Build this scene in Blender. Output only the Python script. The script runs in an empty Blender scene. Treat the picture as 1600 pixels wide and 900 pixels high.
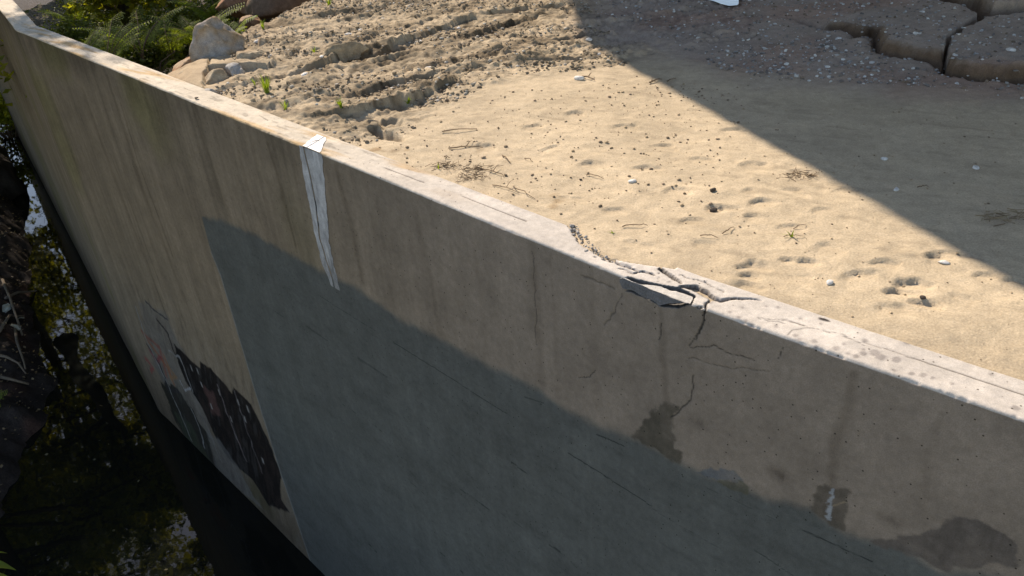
import bpy, math, random
import numpy as np
from mathutils import Vector, Matrix
R = math.radians
rng = np.random.default_rng(7); random.seed(7)
sc = bpy.context.scene; C = sc.collection

# ------------------------------------------------------------ camera, sky, sun
HC = 2.4                                    # camera height above the top of the wall
FPX = 1250.0; CX, CY = 800.0, 450.0         # lens in photo pixels
nad = np.array([150.0, 2050.0])
down = np.array([nad[0], nad[1], FPX]); down /= np.linalg.norm(down)
UP = -down
YY = np.array([0, 0, 1.0]) - UP[2]*UP; YY /= np.linalg.norm(YY)
XX = np.cross(YY, UP)
cam_d = bpy.data.cameras.new('camera'); cam = bpy.data.objects.new('camera', cam_d); C.objects.link(cam)
cam_d.sensor_width = 36.0; cam_d.lens = FPX/1600*36; cam_d.clip_start = 0.05; cam_d.clip_end = 600
M = Matrix.Identity(4)
for i, b in enumerate((XX, YY, UP)):
    M[i][0] = b[0]; M[i][1] = -b[1]; M[i][2] = -b[2]
M[2][3] = HC
cam.matrix_world = M
sc.camera = cam
SUN_EL, SUN_H = 40.0, (-0.48, 0.877)        # elevation, horizontal direction towards the sun
se = R(SUN_EL)
S = Vector((SUN_H[0]*math.cos(se), SUN_H[1]*math.cos(se), math.sin(se))).normalized()
w = bpy.data.worlds.new('World'); sc.world = w; w.use_nodes = True
sky = w.node_tree.nodes.new('ShaderNodeTexSky'); sky.sky_type = 'NISHITA'; sky.sun_disc = False
sky.sun_elevation = se; sky.sun_rotation = math.atan2(S.x, S.y)
sky.air_density = 1.0; sky.ozone_density = 1.6; sky.dust_density = 0.15
bg = w.node_tree.nodes['Background']; bg.inputs[1].default_value = 0.15
w.node_tree.links.new(sky.outputs[0], bg.inputs[0])
sl = bpy.data.lights.new('sun', 'SUN'); sl.energy = 3.9; sl.angle = R(0.53); sl.color = (1.0, 0.95, 0.87)
so = bpy.data.objects.new('sun', sl); C.objects.link(so); so.rotation_euler = S.to_track_quat('Z', 'Y').to_euler()
sc.view_settings.view_transform = 'Standard'; sc.view_settings.look = 'None'
sc.view_settings.gamma = 1.0; sc.view_settings.exposure = 0.95
sc.view_settings.use_white_balance = True; sc.view_settings.white_balance_temperature = 7700; sc.view_settings.white_balance_tint = 14
sc.render.engine = 'CYCLES'

# ------------------------------------------------------------ helpers
ZW = -7.2                                    # water level
def ray(px, py):
    v = np.array([px-CX, py-CY, FPX]); return np.array([v@XX, v@YY, v@UP])
def hit(px, py, z=0.0):                      # a traced point brought to its real place at height z
    r = ray(px, py); t = (z-HC)/r[2]; return np.array([r[0]*t, r[1]*t])
def hits(pts, z=0.0): return np.array([hit(a, b, z) for a, b in pts])

def _h(ix, iy, seed):
    n = (ix.astype(np.int64)*374761393 + iy.astype(np.int64)*668265263 + seed*1442695041) & 0xffffffff
    n = ((n ^ (n >> 13))*1274126177) & 0xffffffff
    n = (n ^ (n >> 16)); n = (n*2246822519) & 0xffffffff; n = n ^ (n >> 15)
    return (n & 0xffffff)/float(0xffffff)
def vnoise(x, y, seed=0):
    x0 = np.floor(x); y0 = np.floor(y); fx = x-x0; fy = y-y0
    fx = fx*fx*(3-2*fx); fy = fy*fy*(3-2*fy)
    a = _h(x0, y0, seed); b = _h(x0+1, y0, seed); c = _h(x0, y0+1, seed); d = _h(x0+1, y0+1, seed)
    return (a*(1-fx)+b*fx)*(1-fy) + (c*(1-fx)+d*fx)*fy
def fbm(x, y, seed=0, octv=4, gain=0.5):     # about -1..1
    s = 0; a = 1; t = 0
    for i in range(octv):
        s = s + a*(vnoise(x*2**i + i*17.3, y*2**i - i*9.1, seed+i)*2-1); t += a; a *= gain
    return s/t
def sst(a, b, x):
    t = np.clip((x-a)/(b-a), 0, 1); return t*t*(3-2*t)
def dseg(px, py, pts, widths=None):          # distance to a polyline; also the width at the nearest place
    best = np.full(px.shape, 1e9); bw = np.zeros(px.shape)
    for i in range(len(pts)-1):
        ax, ay = pts[i]; bx, by = pts[i+1]; dx, dy = bx-ax, by-ay; L = dx*dx+dy*dy+1e-12
        t = np.clip(((px-ax)*dx+(py-ay)*dy)/L, 0, 1)
        d = np.hypot(px-ax-t*dx, py-ay-t*dy)
        if widths is not None:
            m = d < best; bw = np.where(m, widths[i]*(1-t)+widths[i+1]*t, bw)
        best = np.minimum(best, d)
    return (best, bw) if widths is not None else best
def inpoly(px, py, pts):
    r = np.zeros(px.shape, bool); n = len(pts)
    for i in range(n):
        x1, y1 = pts[i]; x2, y2 = pts[(i+1) % n]
        if y1 == y2: continue
        r ^= ((y1 > py) != (y2 > py)) & (px < (x2-x1)*(py-y1)/(y2-y1)+x1)
    return r
def sdpoly(px, py, pts):                     # signed distance, negative inside
    d = dseg(px, py, list(pts)+[pts[0]]); return np.where(inpoly(px, py, pts), -d, d)

def tag(o, label=None, cat=None, group=None, kind=None):
    if label: o['label'] = label
    if cat: o['category'] = cat
    if group: o['group'] = group
    if kind: o['kind'] = kind
    return o
def empty(name, loc=(0, 0, 0)):
    o = bpy.data.objects.new(name, None); o.location = loc; o.empty_display_size = 0.2; C.objects.link(o); return o
def meshobj(name, co, faces, mat, parent=None, col=None, smooth=True, loc=None):
    me = bpy.data.meshes.new(name)
    co = np.asarray(co, np.float32)
    if isinstance(faces, np.ndarray):
        nf, k = faces.shape
        me.vertices.add(len(co)); me.vertices.foreach_set('co', co.ravel())
        me.loops.add(nf*k); me.loops.foreach_set('vertex_index', faces.astype(np.int32).ravel())
        me.polygons.add(nf); me.polygons.foreach_set('loop_start', np.arange(0, nf*k, k, dtype=np.int32))
        me.update(calc_edges=True)
    else:
        me.from_pydata([tuple(map(float, c)) for c in co], [], faces)
    if smooth: me.polygons.foreach_set('use_smooth', np.ones(len(me.polygons), bool))
    if col is not None:
        at = me.color_attributes.new('tone', 'FLOAT_COLOR', 'POINT')
        c4 = np.ones((len(co), 4), np.float32); c4[:, :3] = col; at.data.foreach_set('color', c4.ravel())
    me.update()
    if mat: me.materials.append(mat)
    o = bpy.data.objects.new(name, me); C.objects.link(o)
    if parent: o.parent = parent
    if loc is not None: o.location = loc
    return o
def gridfaces(nu, nv, keep=None):
    i = np.arange(nu-1)[:, None]*nv + np.arange(nv-1)[None, :]
    f = np.stack([i, i+1, i+nv+1, i+nv], -1).reshape(-1, 4)
    return f if keep is None else f[keep.ravel()]

class MB:
    def __init__(s): s.v = []; s.f = []
    def tube(s, pts, rad, n=6):
        b = len(s.v); pts = [Vector(p) for p in pts]
        for i, p in enumerate(pts):
            d = (pts[min(i+1, len(pts)-1)]-pts[max(i-1, 0)]).normalized()
            q = d.to_track_quat('Z', 'Y'); r = rad[i] if hasattr(rad, '__len__') else rad
            for k in range(n):
                a = 2*math.pi*k/n; s.v.append(tuple(p + q @ Vector((math.cos(a)*r, math.sin(a)*r, 0))))
        for i in range(len(pts)-1):
            for k in range(n):
                s.f.append((b+i*n+k, b+i*n+(k+1) % n, b+(i+1)*n+(k+1) % n, b+(i+1)*n+k))
        s.f.append(tuple(b+k for k in range(n))[::-1]); e = b+(len(pts)-1)*n; s.f.append(tuple(e+k for k in range(n)))
    def box(s, o, ax, ay, az):               # corner and three edge vectors
        b = len(s.v); o = Vector(o); ax, ay, az = Vector(ax), Vector(ay), Vector(az)
        for k in (0, 1):
            for p in (o, o+ax, o+ax+ay, o+ay): s.v.append(tuple(p+az*k))
        for q in ((3, 2, 1, 0), (4, 5, 6, 7), (0, 1, 5, 4), (1, 2, 6, 5), (2, 3, 7, 6), (3, 0, 4, 7)): s.f.append(tuple(b+i for i in q))
    def build(s, name, mat, parent=None, smooth=False): return meshobj(name, s.v, s.f, mat, parent, smooth=smooth)

# ------------------------------------------------------------ materials
def newmat(name, rough=0.9):
    m = bpy.data.materials.new(name); m.use_nodes = True; nt = m.node_tree
    b = nt.nodes['Principled BSDF']; b.inputs['Roughness'].default_value = rough; b.inputs['Specular IOR Level'].default_value = 0.25
    return m, nt, b
def nd(nt, t, **kw):
    n = nt.nodes.new(t)
    for k, v in kw.items(): setattr(n, k, v)
    return n
def noise(nt, scale, detail=6, rough=0.6, vec=None):
    n = nd(nt, 'ShaderNodeTexNoise'); n.inputs['Scale'].default_value = scale; n.inputs['Detail'].default_value = detail; n.inputs['Roughness'].default_value = rough
    if vec is not None: nt.links.new(vec, n.inputs['Vector'])
    return n
def ramp(nt, src, stops):
    r = nd(nt, 'ShaderNodeValToRGB'); nt.links.new(src, r.inputs[0])
    while len(r.color_ramp.elements) < len(stops): r.color_ramp.elements.new(0.5)
    for e, (p, c) in zip(r.color_ramp.elements, stops):
        e.position = p; e.color = (c, c, c, 1) if not hasattr(c, '__len__') else (*c, 1)
    return r.outputs[0]
def mul(nt, a, b, fac=1.0, mode='MULTIPLY'):
    m = nd(nt, 'ShaderNodeMix', data_type='RGBA', blend_type=mode)
    if hasattr(fac, 'links') or not isinstance(fac, float): nt.links.new(fac, m.inputs[0])
    else: m.inputs[0].default_value = fac
    for s_, i in ((a, 6), (b, 7)):
        if isinstance(s_, tuple): m.inputs[i].default_value = (*s_, 1)
        else: nt.links.new(s_, m.inputs[i])
    return m.outputs[2]
def bump(nt, b, h, strength=0.5, dist=0.01, prev=None):
    n = nd(nt, 'ShaderNodeBump'); n.inputs['Strength'].default_value = strength; n.inputs['Distance'].default_value = dist
    nt.links.new(h, n.inputs['Height'])
    if prev is not None: nt.links.new(prev, n.inputs['Normal'])
    nt.links.new(n.outputs[0], b.inputs['Normal']); return n.outputs[0]
def toned(name, rough, grains, bumps, speck=None):
    m, nt, b = newmat(name, rough)
    a = nd(nt, 'ShaderNodeAttribute', attribute_name='tone').outputs['Color']
    tc = nd(nt, 'ShaderNodeTexCoord').outputs['Object']
    col = a
    for sc_, lo, hi in grains:
        col = mul(nt, col, ramp(nt, noise(nt, sc_, 6, 0.65, tc).outputs[0], [(0.3, lo), (0.7, hi)]))
    prev = None
    for sc_, st, di in bumps: prev = bump(nt, b, noise(nt, sc_, 8, 0.7, tc).outputs[0], st, di, prev)
    if speck:
        vs, size, colr, fac = speck
        v = nd(nt, 'ShaderNodeTexVoronoi'); v.inputs['Scale'].default_value = vs; nt.links.new(tc, v.inputs['Vector'])
        msk = nd(nt, 'ShaderNodeMapRange'); msk.inputs[1].default_value = size; msk.inputs[2].default_value = size*0.6
        nt.links.new(v.outputs['Distance'], msk.inputs[0])
        sp = nd(nt, 'ShaderNodeSeparateColor'); nt.links.new(v.outputs['Color'], sp.inputs[0])
        gt = nd(nt, 'ShaderNodeMath', operation='GREATER_THAN'); gt.inputs[1].default_value = fac; nt.links.new(sp.outputs[0], gt.inputs[0])
        mm = nd(nt, 'ShaderNodeMath', operation='MULTIPLY'); nt.links.new(gt.outputs[0], mm.inputs[0]); nt.links.new(msk.outputs[0], mm.inputs[1])
        col = mul(nt, col, colr, mm.outputs[0], 'MULTIPLY')
    nt.links.new(col, b.inputs['Base Color']); b.inputs['Specular IOR Level'].default_value = 0.08
    return m
M_CONC = toned('concrete', 0.9, [(3, 0.86, 1.12), (22, 0.86, 1.12), (160, 0.8, 1.18)], [(260, 0.6, 0.003), (45, 0.35, 0.006)], (24, 0.15, (0.25, 0.24, 0.23), 0.66))
M_SOIL = toned('soil', 0.95, [(1.3, 0.9, 1.08), (12, 0.88, 1.12), (90, 0.78, 1.2)], [(300, 0.7, 0.004), (60, 0.6, 0.012)])
M_STONE = toned('stone', 0.9, [(14, 0.7, 1.25), (70, 0.8, 1.2)], [(40, 0.8, 0.012), (160, 0.6, 0.004)])
M_MUD = toned('wet_mud', 0.75, [(6, 0.6, 1.3), (40, 0.6, 1.3)], [(30, 0.9, 0.03), (120, 0.6, 0.01)])
def leafmat(name, c1, c2, trans=0.45):
    m, nt, b = newmat(name, 0.55)
    oi = nd(nt, 'ShaderNodeTexCoord').outputs['Object']
    n = noise(nt, 2.2, 3, 0.6, oi)
    gi = nd(nt, 'ShaderNodeNewGeometry')
    ad = nd(nt, 'ShaderNodeMath', operation='ADD'); sb = nd(nt, 'ShaderNodeMath', operation='MULTIPLY'); sb.inputs[1].default_value = 0.5
    nt.links.new(gi.outputs['Random Per Island'], sb.inputs[0]); nt.links.new(n.outputs[0], ad.inputs[0]); nt.links.new(sb.outputs[0], ad.inputs[1])
    col = ramp(nt, ad.outputs[0], [(0.45, c1), (0.95, c2)])
    nt.links.new(col, b.inputs['Base Color'])
    t = nd(nt, 'ShaderNodeBsdfTranslucent'); nt.links.new(mul(nt, col, (1.6, 1.5, 0.5)), t.inputs[0])
    mx = nd(nt, 'ShaderNodeMixShader'); mx.inputs[0].default_value = trans
    nt.links.new(b.outputs[0], mx.inputs[1]); nt.links.new(t.outputs[0], mx.inputs[2])
    nt.links.new(mx.outputs[0], nt.nodes['Material Output'].inputs[0]); return m
M_LEAF = leafmat('leaf', (0.08, 0.11, 0.015), (0.34, 0.34, 0.05), 0.6)
M_FERN = leafmat('fern_leaf', (0.08, 0.12, 0.025), (0.20, 0.26, 0.05), 0.5)
M_GRASS = leafmat('grass_blade', (0.10, 0.16, 0.02), (0.22, 0.30, 0.05), 0.5)
M_DRY = leafmat('dry_leaf', (0.12, 0.075, 0.04), (0.3, 0.24, 0.16), 0.2)
def plain(name, c, rough=0.9, sc_=30, lo=0.7, hi=1.25):
    m, nt, b = newmat(name, rough); tc = nd(nt, 'ShaderNodeTexCoord').outputs['Object']
    n = noise(nt, sc_, 6, 0.6, tc).outputs[0]
    nt.links.new(mul(nt, c, ramp(nt, n, [(0.3, lo), (0.7, hi)])), b.inputs['Base Color']); bump(nt, b, n, 0.5, 0.01); return m
M_BARK = plain('bark', (0.07, 0.055, 0.04)); M_TWIG = plain('twig', (0.16, 0.11, 0.07)); M_ROOT = plain('root', (0.16, 0.13, 0.10))
M_PALE = plain('pale_chip', (0.75, 0.74, 0.72), 0.7, 60, 0.85, 1.1); M_DECK = plain('deck_concrete', (0.35, 0.34, 0.32), 0.9, 4)
M_GREY = plain('grey_chip', (0.32, 0.31, 0.30), 0.9, 60); M_BRICK = plain('dark_fragment', (0.07, 0.055, 0.045), 0.9, 60)
M_WHITE = toned('joint_filler', 0.7, [(14, 0.8, 1.12), (90, 0.8, 1.15)], [(120, 0.5, 0.004)])
def watermat(name, c, sc1, st):
    m, nt, b = newmat(name, 0.02); b.inputs['Base Color'].default_value = (*c, 1); b.inputs['IOR'].default_value = 1.36; b.inputs['Specular IOR Level'].default_value = 0.5
    tc = nd(nt, 'ShaderNodeTexCoord').outputs['Object']
    bump(nt, b, noise(nt, sc1, 3, 0.5, tc).outputs[0], st, 0.02); return m
M_WATER = watermat('creek_water', (0.006, 0.007, 0.006), 3.0, 0.05); M_PUDDLE = watermat('puddle_water', (0.03, 0.05, 0.07), 6, 0.1)

# ------------------------------------------------------------ the retaining wall
# plan of its front top edge: near right end, slight kink at the break, corner, far section
K = HC/2.0
P1 = np.array([0.75, 3.10])*K; P2 = np.array([-5.79, 10.17])*K
d0 = np.array([1.79-0.75, 2.13-3.10]); d0 /= np.linalg.norm(d0)
d2 = np.array([-0.545, 0.839]); d2 /= np.linalg.norm(d2)
P0 = P1 + d0*7.5; P3 = P2 + d2*30
d1 = (P2-P1)/np.linalg.norm(P2-P1); L1 = np.linalg.norm(P2-P1)     # s = 0 at P1, L1 at P2
nrm = lambda d: np.array([d[1], -d[0]])      # pointing away from the camera (into the ground)
segs = [(P1, -d0, -1), (P1, d1, 0), (P2, d2, 1)]
TH = 0.285
def plan(s, t):                              # point s along the wall, t behind its front face
    s = np.asarray(s, float); t = np.asarray(t, float)
    n0, n1, n2 = nrm(-d0), nrm(d1), nrm(d2)
    m01 = (n0+n1)/(1+n0@n1); m12 = (n1+n2)/(1+n1@n2)
    def seg(o, d, n, ss): return o[0]+d[0]*ss+n[0]*t, o[1]+d[1]*ss+n[1]*t
    x0, y0 = seg(P1, -d0, n0, s); x1, y1 = seg(P1, d1, n1, s); x2, y2 = seg(P2, d2, n2, s-L1)
    # blend the offsets near the bends
    def bl(xa, ya, xb, yb, s, s0, r):
        k = sst(s0-r, s0+r, s); return xa*(1-k)+xb*k, ya*(1-k)+yb*k
    xa, ya = bl(x0, y0, x1, y1, s, 0.0, 0.25); xb, yb = bl(xa, ya, x2, y2, s, L1, 0.35)
    return xb, yb
def face_uv(px, py):                         # traced point -> (s, z) on the front face
    r = ray(px, py)
    for o, d, k in segs:
        n = nrm(d); t = (o@n)/(r[:2]@n)
        s = (r[:2]*t-o)@d + (L1 if k == 1 else 0)
        if (k == -1 and s <= 0.02) or (k == 0 and -0.02 <= s <= L1) or (k == 1 and s > L1): return (s, HC+r[2]*t)
    return (s, HC+r[2]*t)
def top_uv(px, py):
    p = hit(px, py)
    k = 0 if (p-P1)@d1 > 0 else -1
    o, d, _ = segs[1+k]
    if k == 0 and (p-P2)@d1 > 0: o, d = P2, d2; return ((p-o)@d+L1, (p-o)@nrm(d))
    return ((p-o)@d, (p-o)@nrm(d))
fuv = lambda pts: [face_uv(*p) for p in pts]
tuv = lambda pts: [top_uv(*p) for p in pts]

def axis(*parts):
    a = [parts[0][0]]
    for lo, hi, st in parts: a += list(np.linspace(lo, hi, max(2, int(round((hi-lo)/st))+1))[1:])
    return np.array(a)
s_ax = axis((-7.2, -2.2, 0.1), (-2.2, 2.6, 0.008), (2.6, 5.0, 0.012), (5.0, L1+0.6, 0.02), (L1+0.6, L1+30, 0.15))
prof = [(TH+0.006, -0.6), (TH+0.006, -0.3)]
prof += [(TH+0.004, z) for z in (-0.15, -0.06, -0.02)]
prof += [(t, 0.0) for t in np.linspace(TH-0.004, 0.014, 34)]
prof += [(0.008, -0.002), (0.003, -0.006), (0.0, -0.013)]
prof += [(0.0, z) for z in -axis((0.02, 1.9, 0.008), (1.9, 4.2, 0.014), (4.2, 7.9, 0.022))]
prof = np.array(prof); NS, NP = len(s_ax), len(prof)
Sg = np.repeat(s_ax[:, None], NP, 1); Tg = np.repeat(prof[None, :, 0], NS, 0).copy(); Zg = np.repeat(prof[None, :, 1], NS, 0).copy()
istop = (Zg > -0.014) & (Tg > -0.001); isface = ~istop & (Tg < 0.001)
U = np.where(isface, Zg, Tg)                 # second surface coordinate

# base tones
col = np.zeros((NS, NP, 3))
n1 = fbm(Sg*0.9, U*1.3, 3, 4); n2 = fbm(Sg*7, U*7, 11, 4)
stre = fbm(Sg*7.0, Zg*0.35+Sg*0.15, 21, 4, 0.6); stre2 = fbm(Sg*30.0, Zg*0.8, 25, 3)
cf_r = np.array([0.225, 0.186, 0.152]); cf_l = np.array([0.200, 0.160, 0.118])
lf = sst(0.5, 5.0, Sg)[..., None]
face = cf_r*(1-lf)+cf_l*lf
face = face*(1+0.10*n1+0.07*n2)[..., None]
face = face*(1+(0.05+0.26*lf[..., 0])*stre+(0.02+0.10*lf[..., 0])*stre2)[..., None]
mossy = sst(0.1, 0.6, fbm(Sg*0.7+5, Zg*0.5, 31, 3))*sst(3, 6, Sg)
face = face*(1-mossy[..., None]*np.array([0.14, 0.08, 0.30]))
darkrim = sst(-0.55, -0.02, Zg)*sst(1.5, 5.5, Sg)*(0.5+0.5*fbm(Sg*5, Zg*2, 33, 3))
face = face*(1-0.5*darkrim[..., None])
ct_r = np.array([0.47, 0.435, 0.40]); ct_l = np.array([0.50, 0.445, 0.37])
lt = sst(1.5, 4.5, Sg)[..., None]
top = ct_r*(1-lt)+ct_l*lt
top = top*(1+0.10*fbm(Sg*2, Tg*9, 41, 4)+0.06*fbm(Sg*16, Tg*40, 42, 3))[..., None]
och = sst(0.05, 0.55, fbm(Sg*1.1+3, Tg*9+Sg, 43, 4))*sst(1.6, 3.0, Sg)
top = top*(1-och[..., None]*np.array([0.12, 0.30, 0.52]))
lich = sst(0.25, 0.6, fbm(Sg*5, Tg*22, 47, 4))*sst(1.0, 4, Sg)
top = top*(1-0.35*lich[..., None])
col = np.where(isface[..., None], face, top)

def local(pts, m=0.4):                       # only the columns near a feature
    a = min(p[0] for p in pts)-m; b = max(p[0] for p in pts)+m
    i = np.searchsorted(s_ax, [a, b]); return slice(max(i[0]-1, 0), i[1]+1)
def paint(pts, c, soft=0.004, mask=isface, amt=1.0, rough=0.0, freq=20, seed=1, mult=False):
    sl_ = local(pts, 0.1+soft*3); x = Sg[sl_]; y = U[sl_]
    d = sdpoly(x, y, pts)
    if rough: d = d + rough*fbm(x*freq, y*freq, seed, 4)
    k = (sst(soft, -soft, d)*amt*mask[sl_])[..., None]
    c = np.array(c)*(1+0.22*fbm(x*18, y*18, seed+40, 4)+0.15*fbm(x*60, y*8, seed+44, 2))[..., None]; k = k*(1-(0.25 if soft < .019 else 0.03)*sst(0, .5, fbm(x*7, y*7, seed+47, 4)))[..., None] if mask is isface else k
    col[sl_] = col[sl_]*(1-k)+(col[sl_]*c if mult else c)*k
def line(pts, c, wd, mask=isface, amt=1.0, soft=0.5, wob=0.004, depth=0.0, mult=False, seed=5, fr=30):
    wd = list(wd) if hasattr(wd, '__len__') else [wd]*len(pts)
    sl_ = local(pts, 0.15+max(wd)*2); x = Sg[sl_]; y = U[sl_]
    if wob: x = x+wob*fbm(x*fr, y*fr, seed, 3); y = y+wob*fbm(x*fr+9, y*fr, seed+3, 3)
    d, ww = dseg(x, y, pts, wd)
    k = sst(1.0+soft, 1.0-soft, d/np.maximum(ww, 1e-5))*mask[sl_]
    kk = ((sst(1.5+soft, 1.5-soft, d/np.maximum(ww, 1e-5))*mask[sl_] if depth > .02 else k)*amt)[..., None]; c = np.array(c)
    col[sl_] = col[sl_]*(1-kk)+(col[sl_]*c if mult else c)*kk
    if depth:
        Zg[sl_] -= np.where(istop[sl_], k*depth, 0); Tg[sl_] += np.where(isface[sl_], k*depth, 0)

# water stains running down the face (traced)
for pts, wd, am in (([(650, 332), (668, 420), (690, 525)], (0.03, 0.05, 0.04), 0.25), ([(700, 352), (712, 430), (726, 520)], (0.01, 0.03, 0.02), 0.12),
                    ([(525, 262), (548, 350), (566, 440)], (0.03, 0.035, 0.03), 0.38), ([(833, 385), (836, 480), (846, 600)], (0.03, 0.05, 0.04), 0.28),
                    ([(860, 400), (866, 500), (872, 620)], (0.01, 0.02, 0.02), 0.15), ([(1034, 480), (1037, 560), (1042, 640)], (0.012, 0.025, 0.02), 0.35),
                    ([(1337, 585), (1322, 650), (1305, 705), (1300, 765)], (0.02, 0.035, 0.03, 0.018), 0.42), ([(418, 222), (440, 300), (462, 385)], (0.02, 0.03, 0.02), 0.42),
                    ([(365, 205), (385, 290), (420, 380)], (0.02, 0.03, 0.02), 0.28), ([(300, 165), (345, 300), (380, 400)], (0.02, 0.05, 0.03), 0.25), ([(168, 120), (225, 300), (290, 470)], (0.03, 0.06, 0.05), 0.35),
                    ([(110, 92), (180, 280), (262, 500)], (0.05, 0.06, 0.03), 0.3), ([(188, 160), (215, 250), (270, 400)], (0.012, 0.02, 0.02), 0.5), ([(172, 240), (200, 310), (252, 450)], (0.012, 0.02, 0.015), 0.4),
                    ([(740, 380), (752, 460), (760, 540)], (0.01, 0.025, 0.02), 0.14), ([(925, 425), (930, 520), (932, 640)], (0.02, 0.04, 0.03), 0.14), ([(1470, 640), (1450, 740), (1440, 800)], (0.01, 0.03, 0.02), 0.14)):
    line(fuv(pts), (0.45, 0.42, 0.38), wd, amt=am, soft=0.9, wob=0.02, mult=True, fr=9, seed=int(pts[0][0]))
# dark damp foot of the wall
ft = sst(-5.2, -7.2, Zg+0.5*fbm(Sg*2, Sg*0.3, 71, 3))*isface*0.55
col *= (1-ft[..., None])
# the big dull grey-green overpaint, its left edge ruled, its upper edge feathered
PAINT = [(315, 338), (330, 395), (345, 432), (372, 522), (405, 632), (440, 742), (480, 862), (505, 940), (700, 1100), (1500, 1150), (1640, 960), (1560, 900), (1465, 893), (1407, 851), (1355, 846), (1325, 834), (1272, 797),
         (1200, 778), (1170, 764), (1120, 748), (1090, 738), (1062, 722), (1030, 703), (987, 682), (952, 673), (915, 655), (877, 636), (840, 608), (800, 588), (750, 563), (680, 527), (615, 493), (565, 455), (520, 432), (440, 392), (400, 367), (350, 345)]
gp = np.array([0.092, 0.099, 0.095])
pf = fuv(PAINT); slp = local(pf, 0.3); xx = Sg[slp]; yy = U[slp]
sd = sdpoly(xx, yy, pf)
hard = dseg(xx, yy, fuv(PAINT[:8]))
softw = np.where(hard < 0.12, 0.008, 0.05)
k = (sst(1, -1, (sd + 0.02*fbm(xx*9, yy*9, 51, 4)*np.where(hard < 0.12, 0.3, 1.6))/softw)*isface[slp])[..., None]
pc = gp*(1+0.06*fbm(xx*1.5, yy*8, 52, 4)+0.05*fbm(xx*22, yy*1.2, 53, 3)+0.05*fbm(xx*3, yy*3, 54, 3))[..., None]
pc = pc*(1-0.20*sst(-3.5, -7, yy))[..., None]
pc = pc*(1+0.06*sst(.1, .5, fbm(xx*9, yy*.5, 56, 3))-0.08*sst(.15, .5, fbm(xx*2.2, yy*6, 57, 4))-.10*sst(.35, .6, fbm(xx*5, yy*24, 58, 3)))[..., None]
col[slp] = col[slp]*(1-k*0.96)+pc*k*0.96
# pale ridge along the ruled left edge
line(fuv(PAINT[1:8]), (0.19, 0.20, 0.20), 0.018, amt=0.6, soft=0.8)
# formwork lines in the painted part and above
for a, b, wd, am in (((500, 462), (592, 521), 0.006, 0.6), ((615, 535), (800, 651), 0.008, 0.8), ((720, 765), (772, 801), 0.008, 0.8), ((888, 708), (1018, 790), 0.009, 0.9), ((1255, 828), (1362, 878), 0.008, 0.9),
                     ((932, 679), (976, 697), 0.009, 0.9), ((676, 852), (724, 895), 0.008, 0.6), ((575, 848), (590, 864), 0.012, 0.8), ((800, 722), (826, 742), 0.012, 0.8), ((858, 851), (876, 862), 0.012, 0.8), ((640, 752), (672, 780), 0.006, 0.5), ((480, 510), (512, 533), 0.02, 0.45),
                     ((560, 560), (605, 590), 0.025, 0.45), ((586, 665), (600, 678), 0.008, 0.6), ((820, 620), (850, 630), 0.010, 0.6), ((535, 632), (570, 655), 0.005, 0.5), ((470, 640), (520, 690), 0.005, 0.35), ((560, 700), (640, 800), 0.005, 0.25), ((780, 800), (900, 880), 0.006, 0.4),
                     ((1020, 795), (1130, 860), 0.005, 0.4), ((420, 480), (470, 512), 0.006, 0.35), ((1100, 760), (1250, 830), 0.004, 0.35), ((1180, 860), (1240, 900), 0.008, 0.7)):
    line(fuv([a, b]), (0.012, 0.016, 0.018), (wd*0.6, wd*0.35), amt=am, soft=0.8, wob=0.006)
# scraped, bare brown patches where the overpaint ends
BR = (0.075, 0.066, 0.052)
paint(fuv([(985, 682), (1005, 660), (1030, 632), (1045, 627), (1062, 636), (1050, 655), (1054, 690), (1052, 700), (1063, 706), (1062, 726), (1040, 712)]), BR, 0.014, rough=0.035, freq=22, amt=.9)
paint(fuv([(1275, 757), (1292, 758), (1302, 762), (1330, 763), (1322, 800), (1320, 830), (1298, 822), (1270, 797)]), (0.085, 0.072, 0.058), 0.010, rough=0.02, freq=22, amt=.85)
paint(fuv([(1350, 846), (1407, 838), (1460, 828), (1497, 813), (1535, 815), (1570, 835), (1590, 862), (1598, 890), (1540, 884), (1480, 898), (1410, 862)]), (0.100, 0.086, 0.076), 0.012, rough=0.05, freq=10, amt=.9)
paint(fuv([(1090, 738), (1120, 733), (1145, 735), (1158, 752), (1125, 752)]), (0.085, 0.105, 0.125), 0.012, rough=0.035, freq=24, amt=.7)
paint(fuv([(1120, 752), (1160, 752), (1170, 762), (1168, 772), (1140, 766)]), (0.10, 0.095, 0.07), 0.008, rough=0.02, freq=30)
line(fuv([(1303, 765), (1297, 785), (1292, 812)]), (0.30, 0.33, 0.36), 0.008, amt=0.7, wob=0.02, fr=50)
line(fuv([(1302, 790), (1320, 784)]), (0.22, 0.17, 0.12), 0.005, amt=0.8)
for p, r_ in (((1218, 742), 0.07), ((1390, 813), 0.06), ((1090, 660), 0.04), ((1215, 738), 0.05), ((1060, 470), 0.03)):
    u_ = face_uv(*p); paint([(u_[0]+r_*math.cos(a), u_[1]+r_*0.6*math.sin(a)) for a in np.linspace(0, 6.28, 9)[:-1]], (0.72, 0.71, 0.70), 0.05, mult=True)
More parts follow.
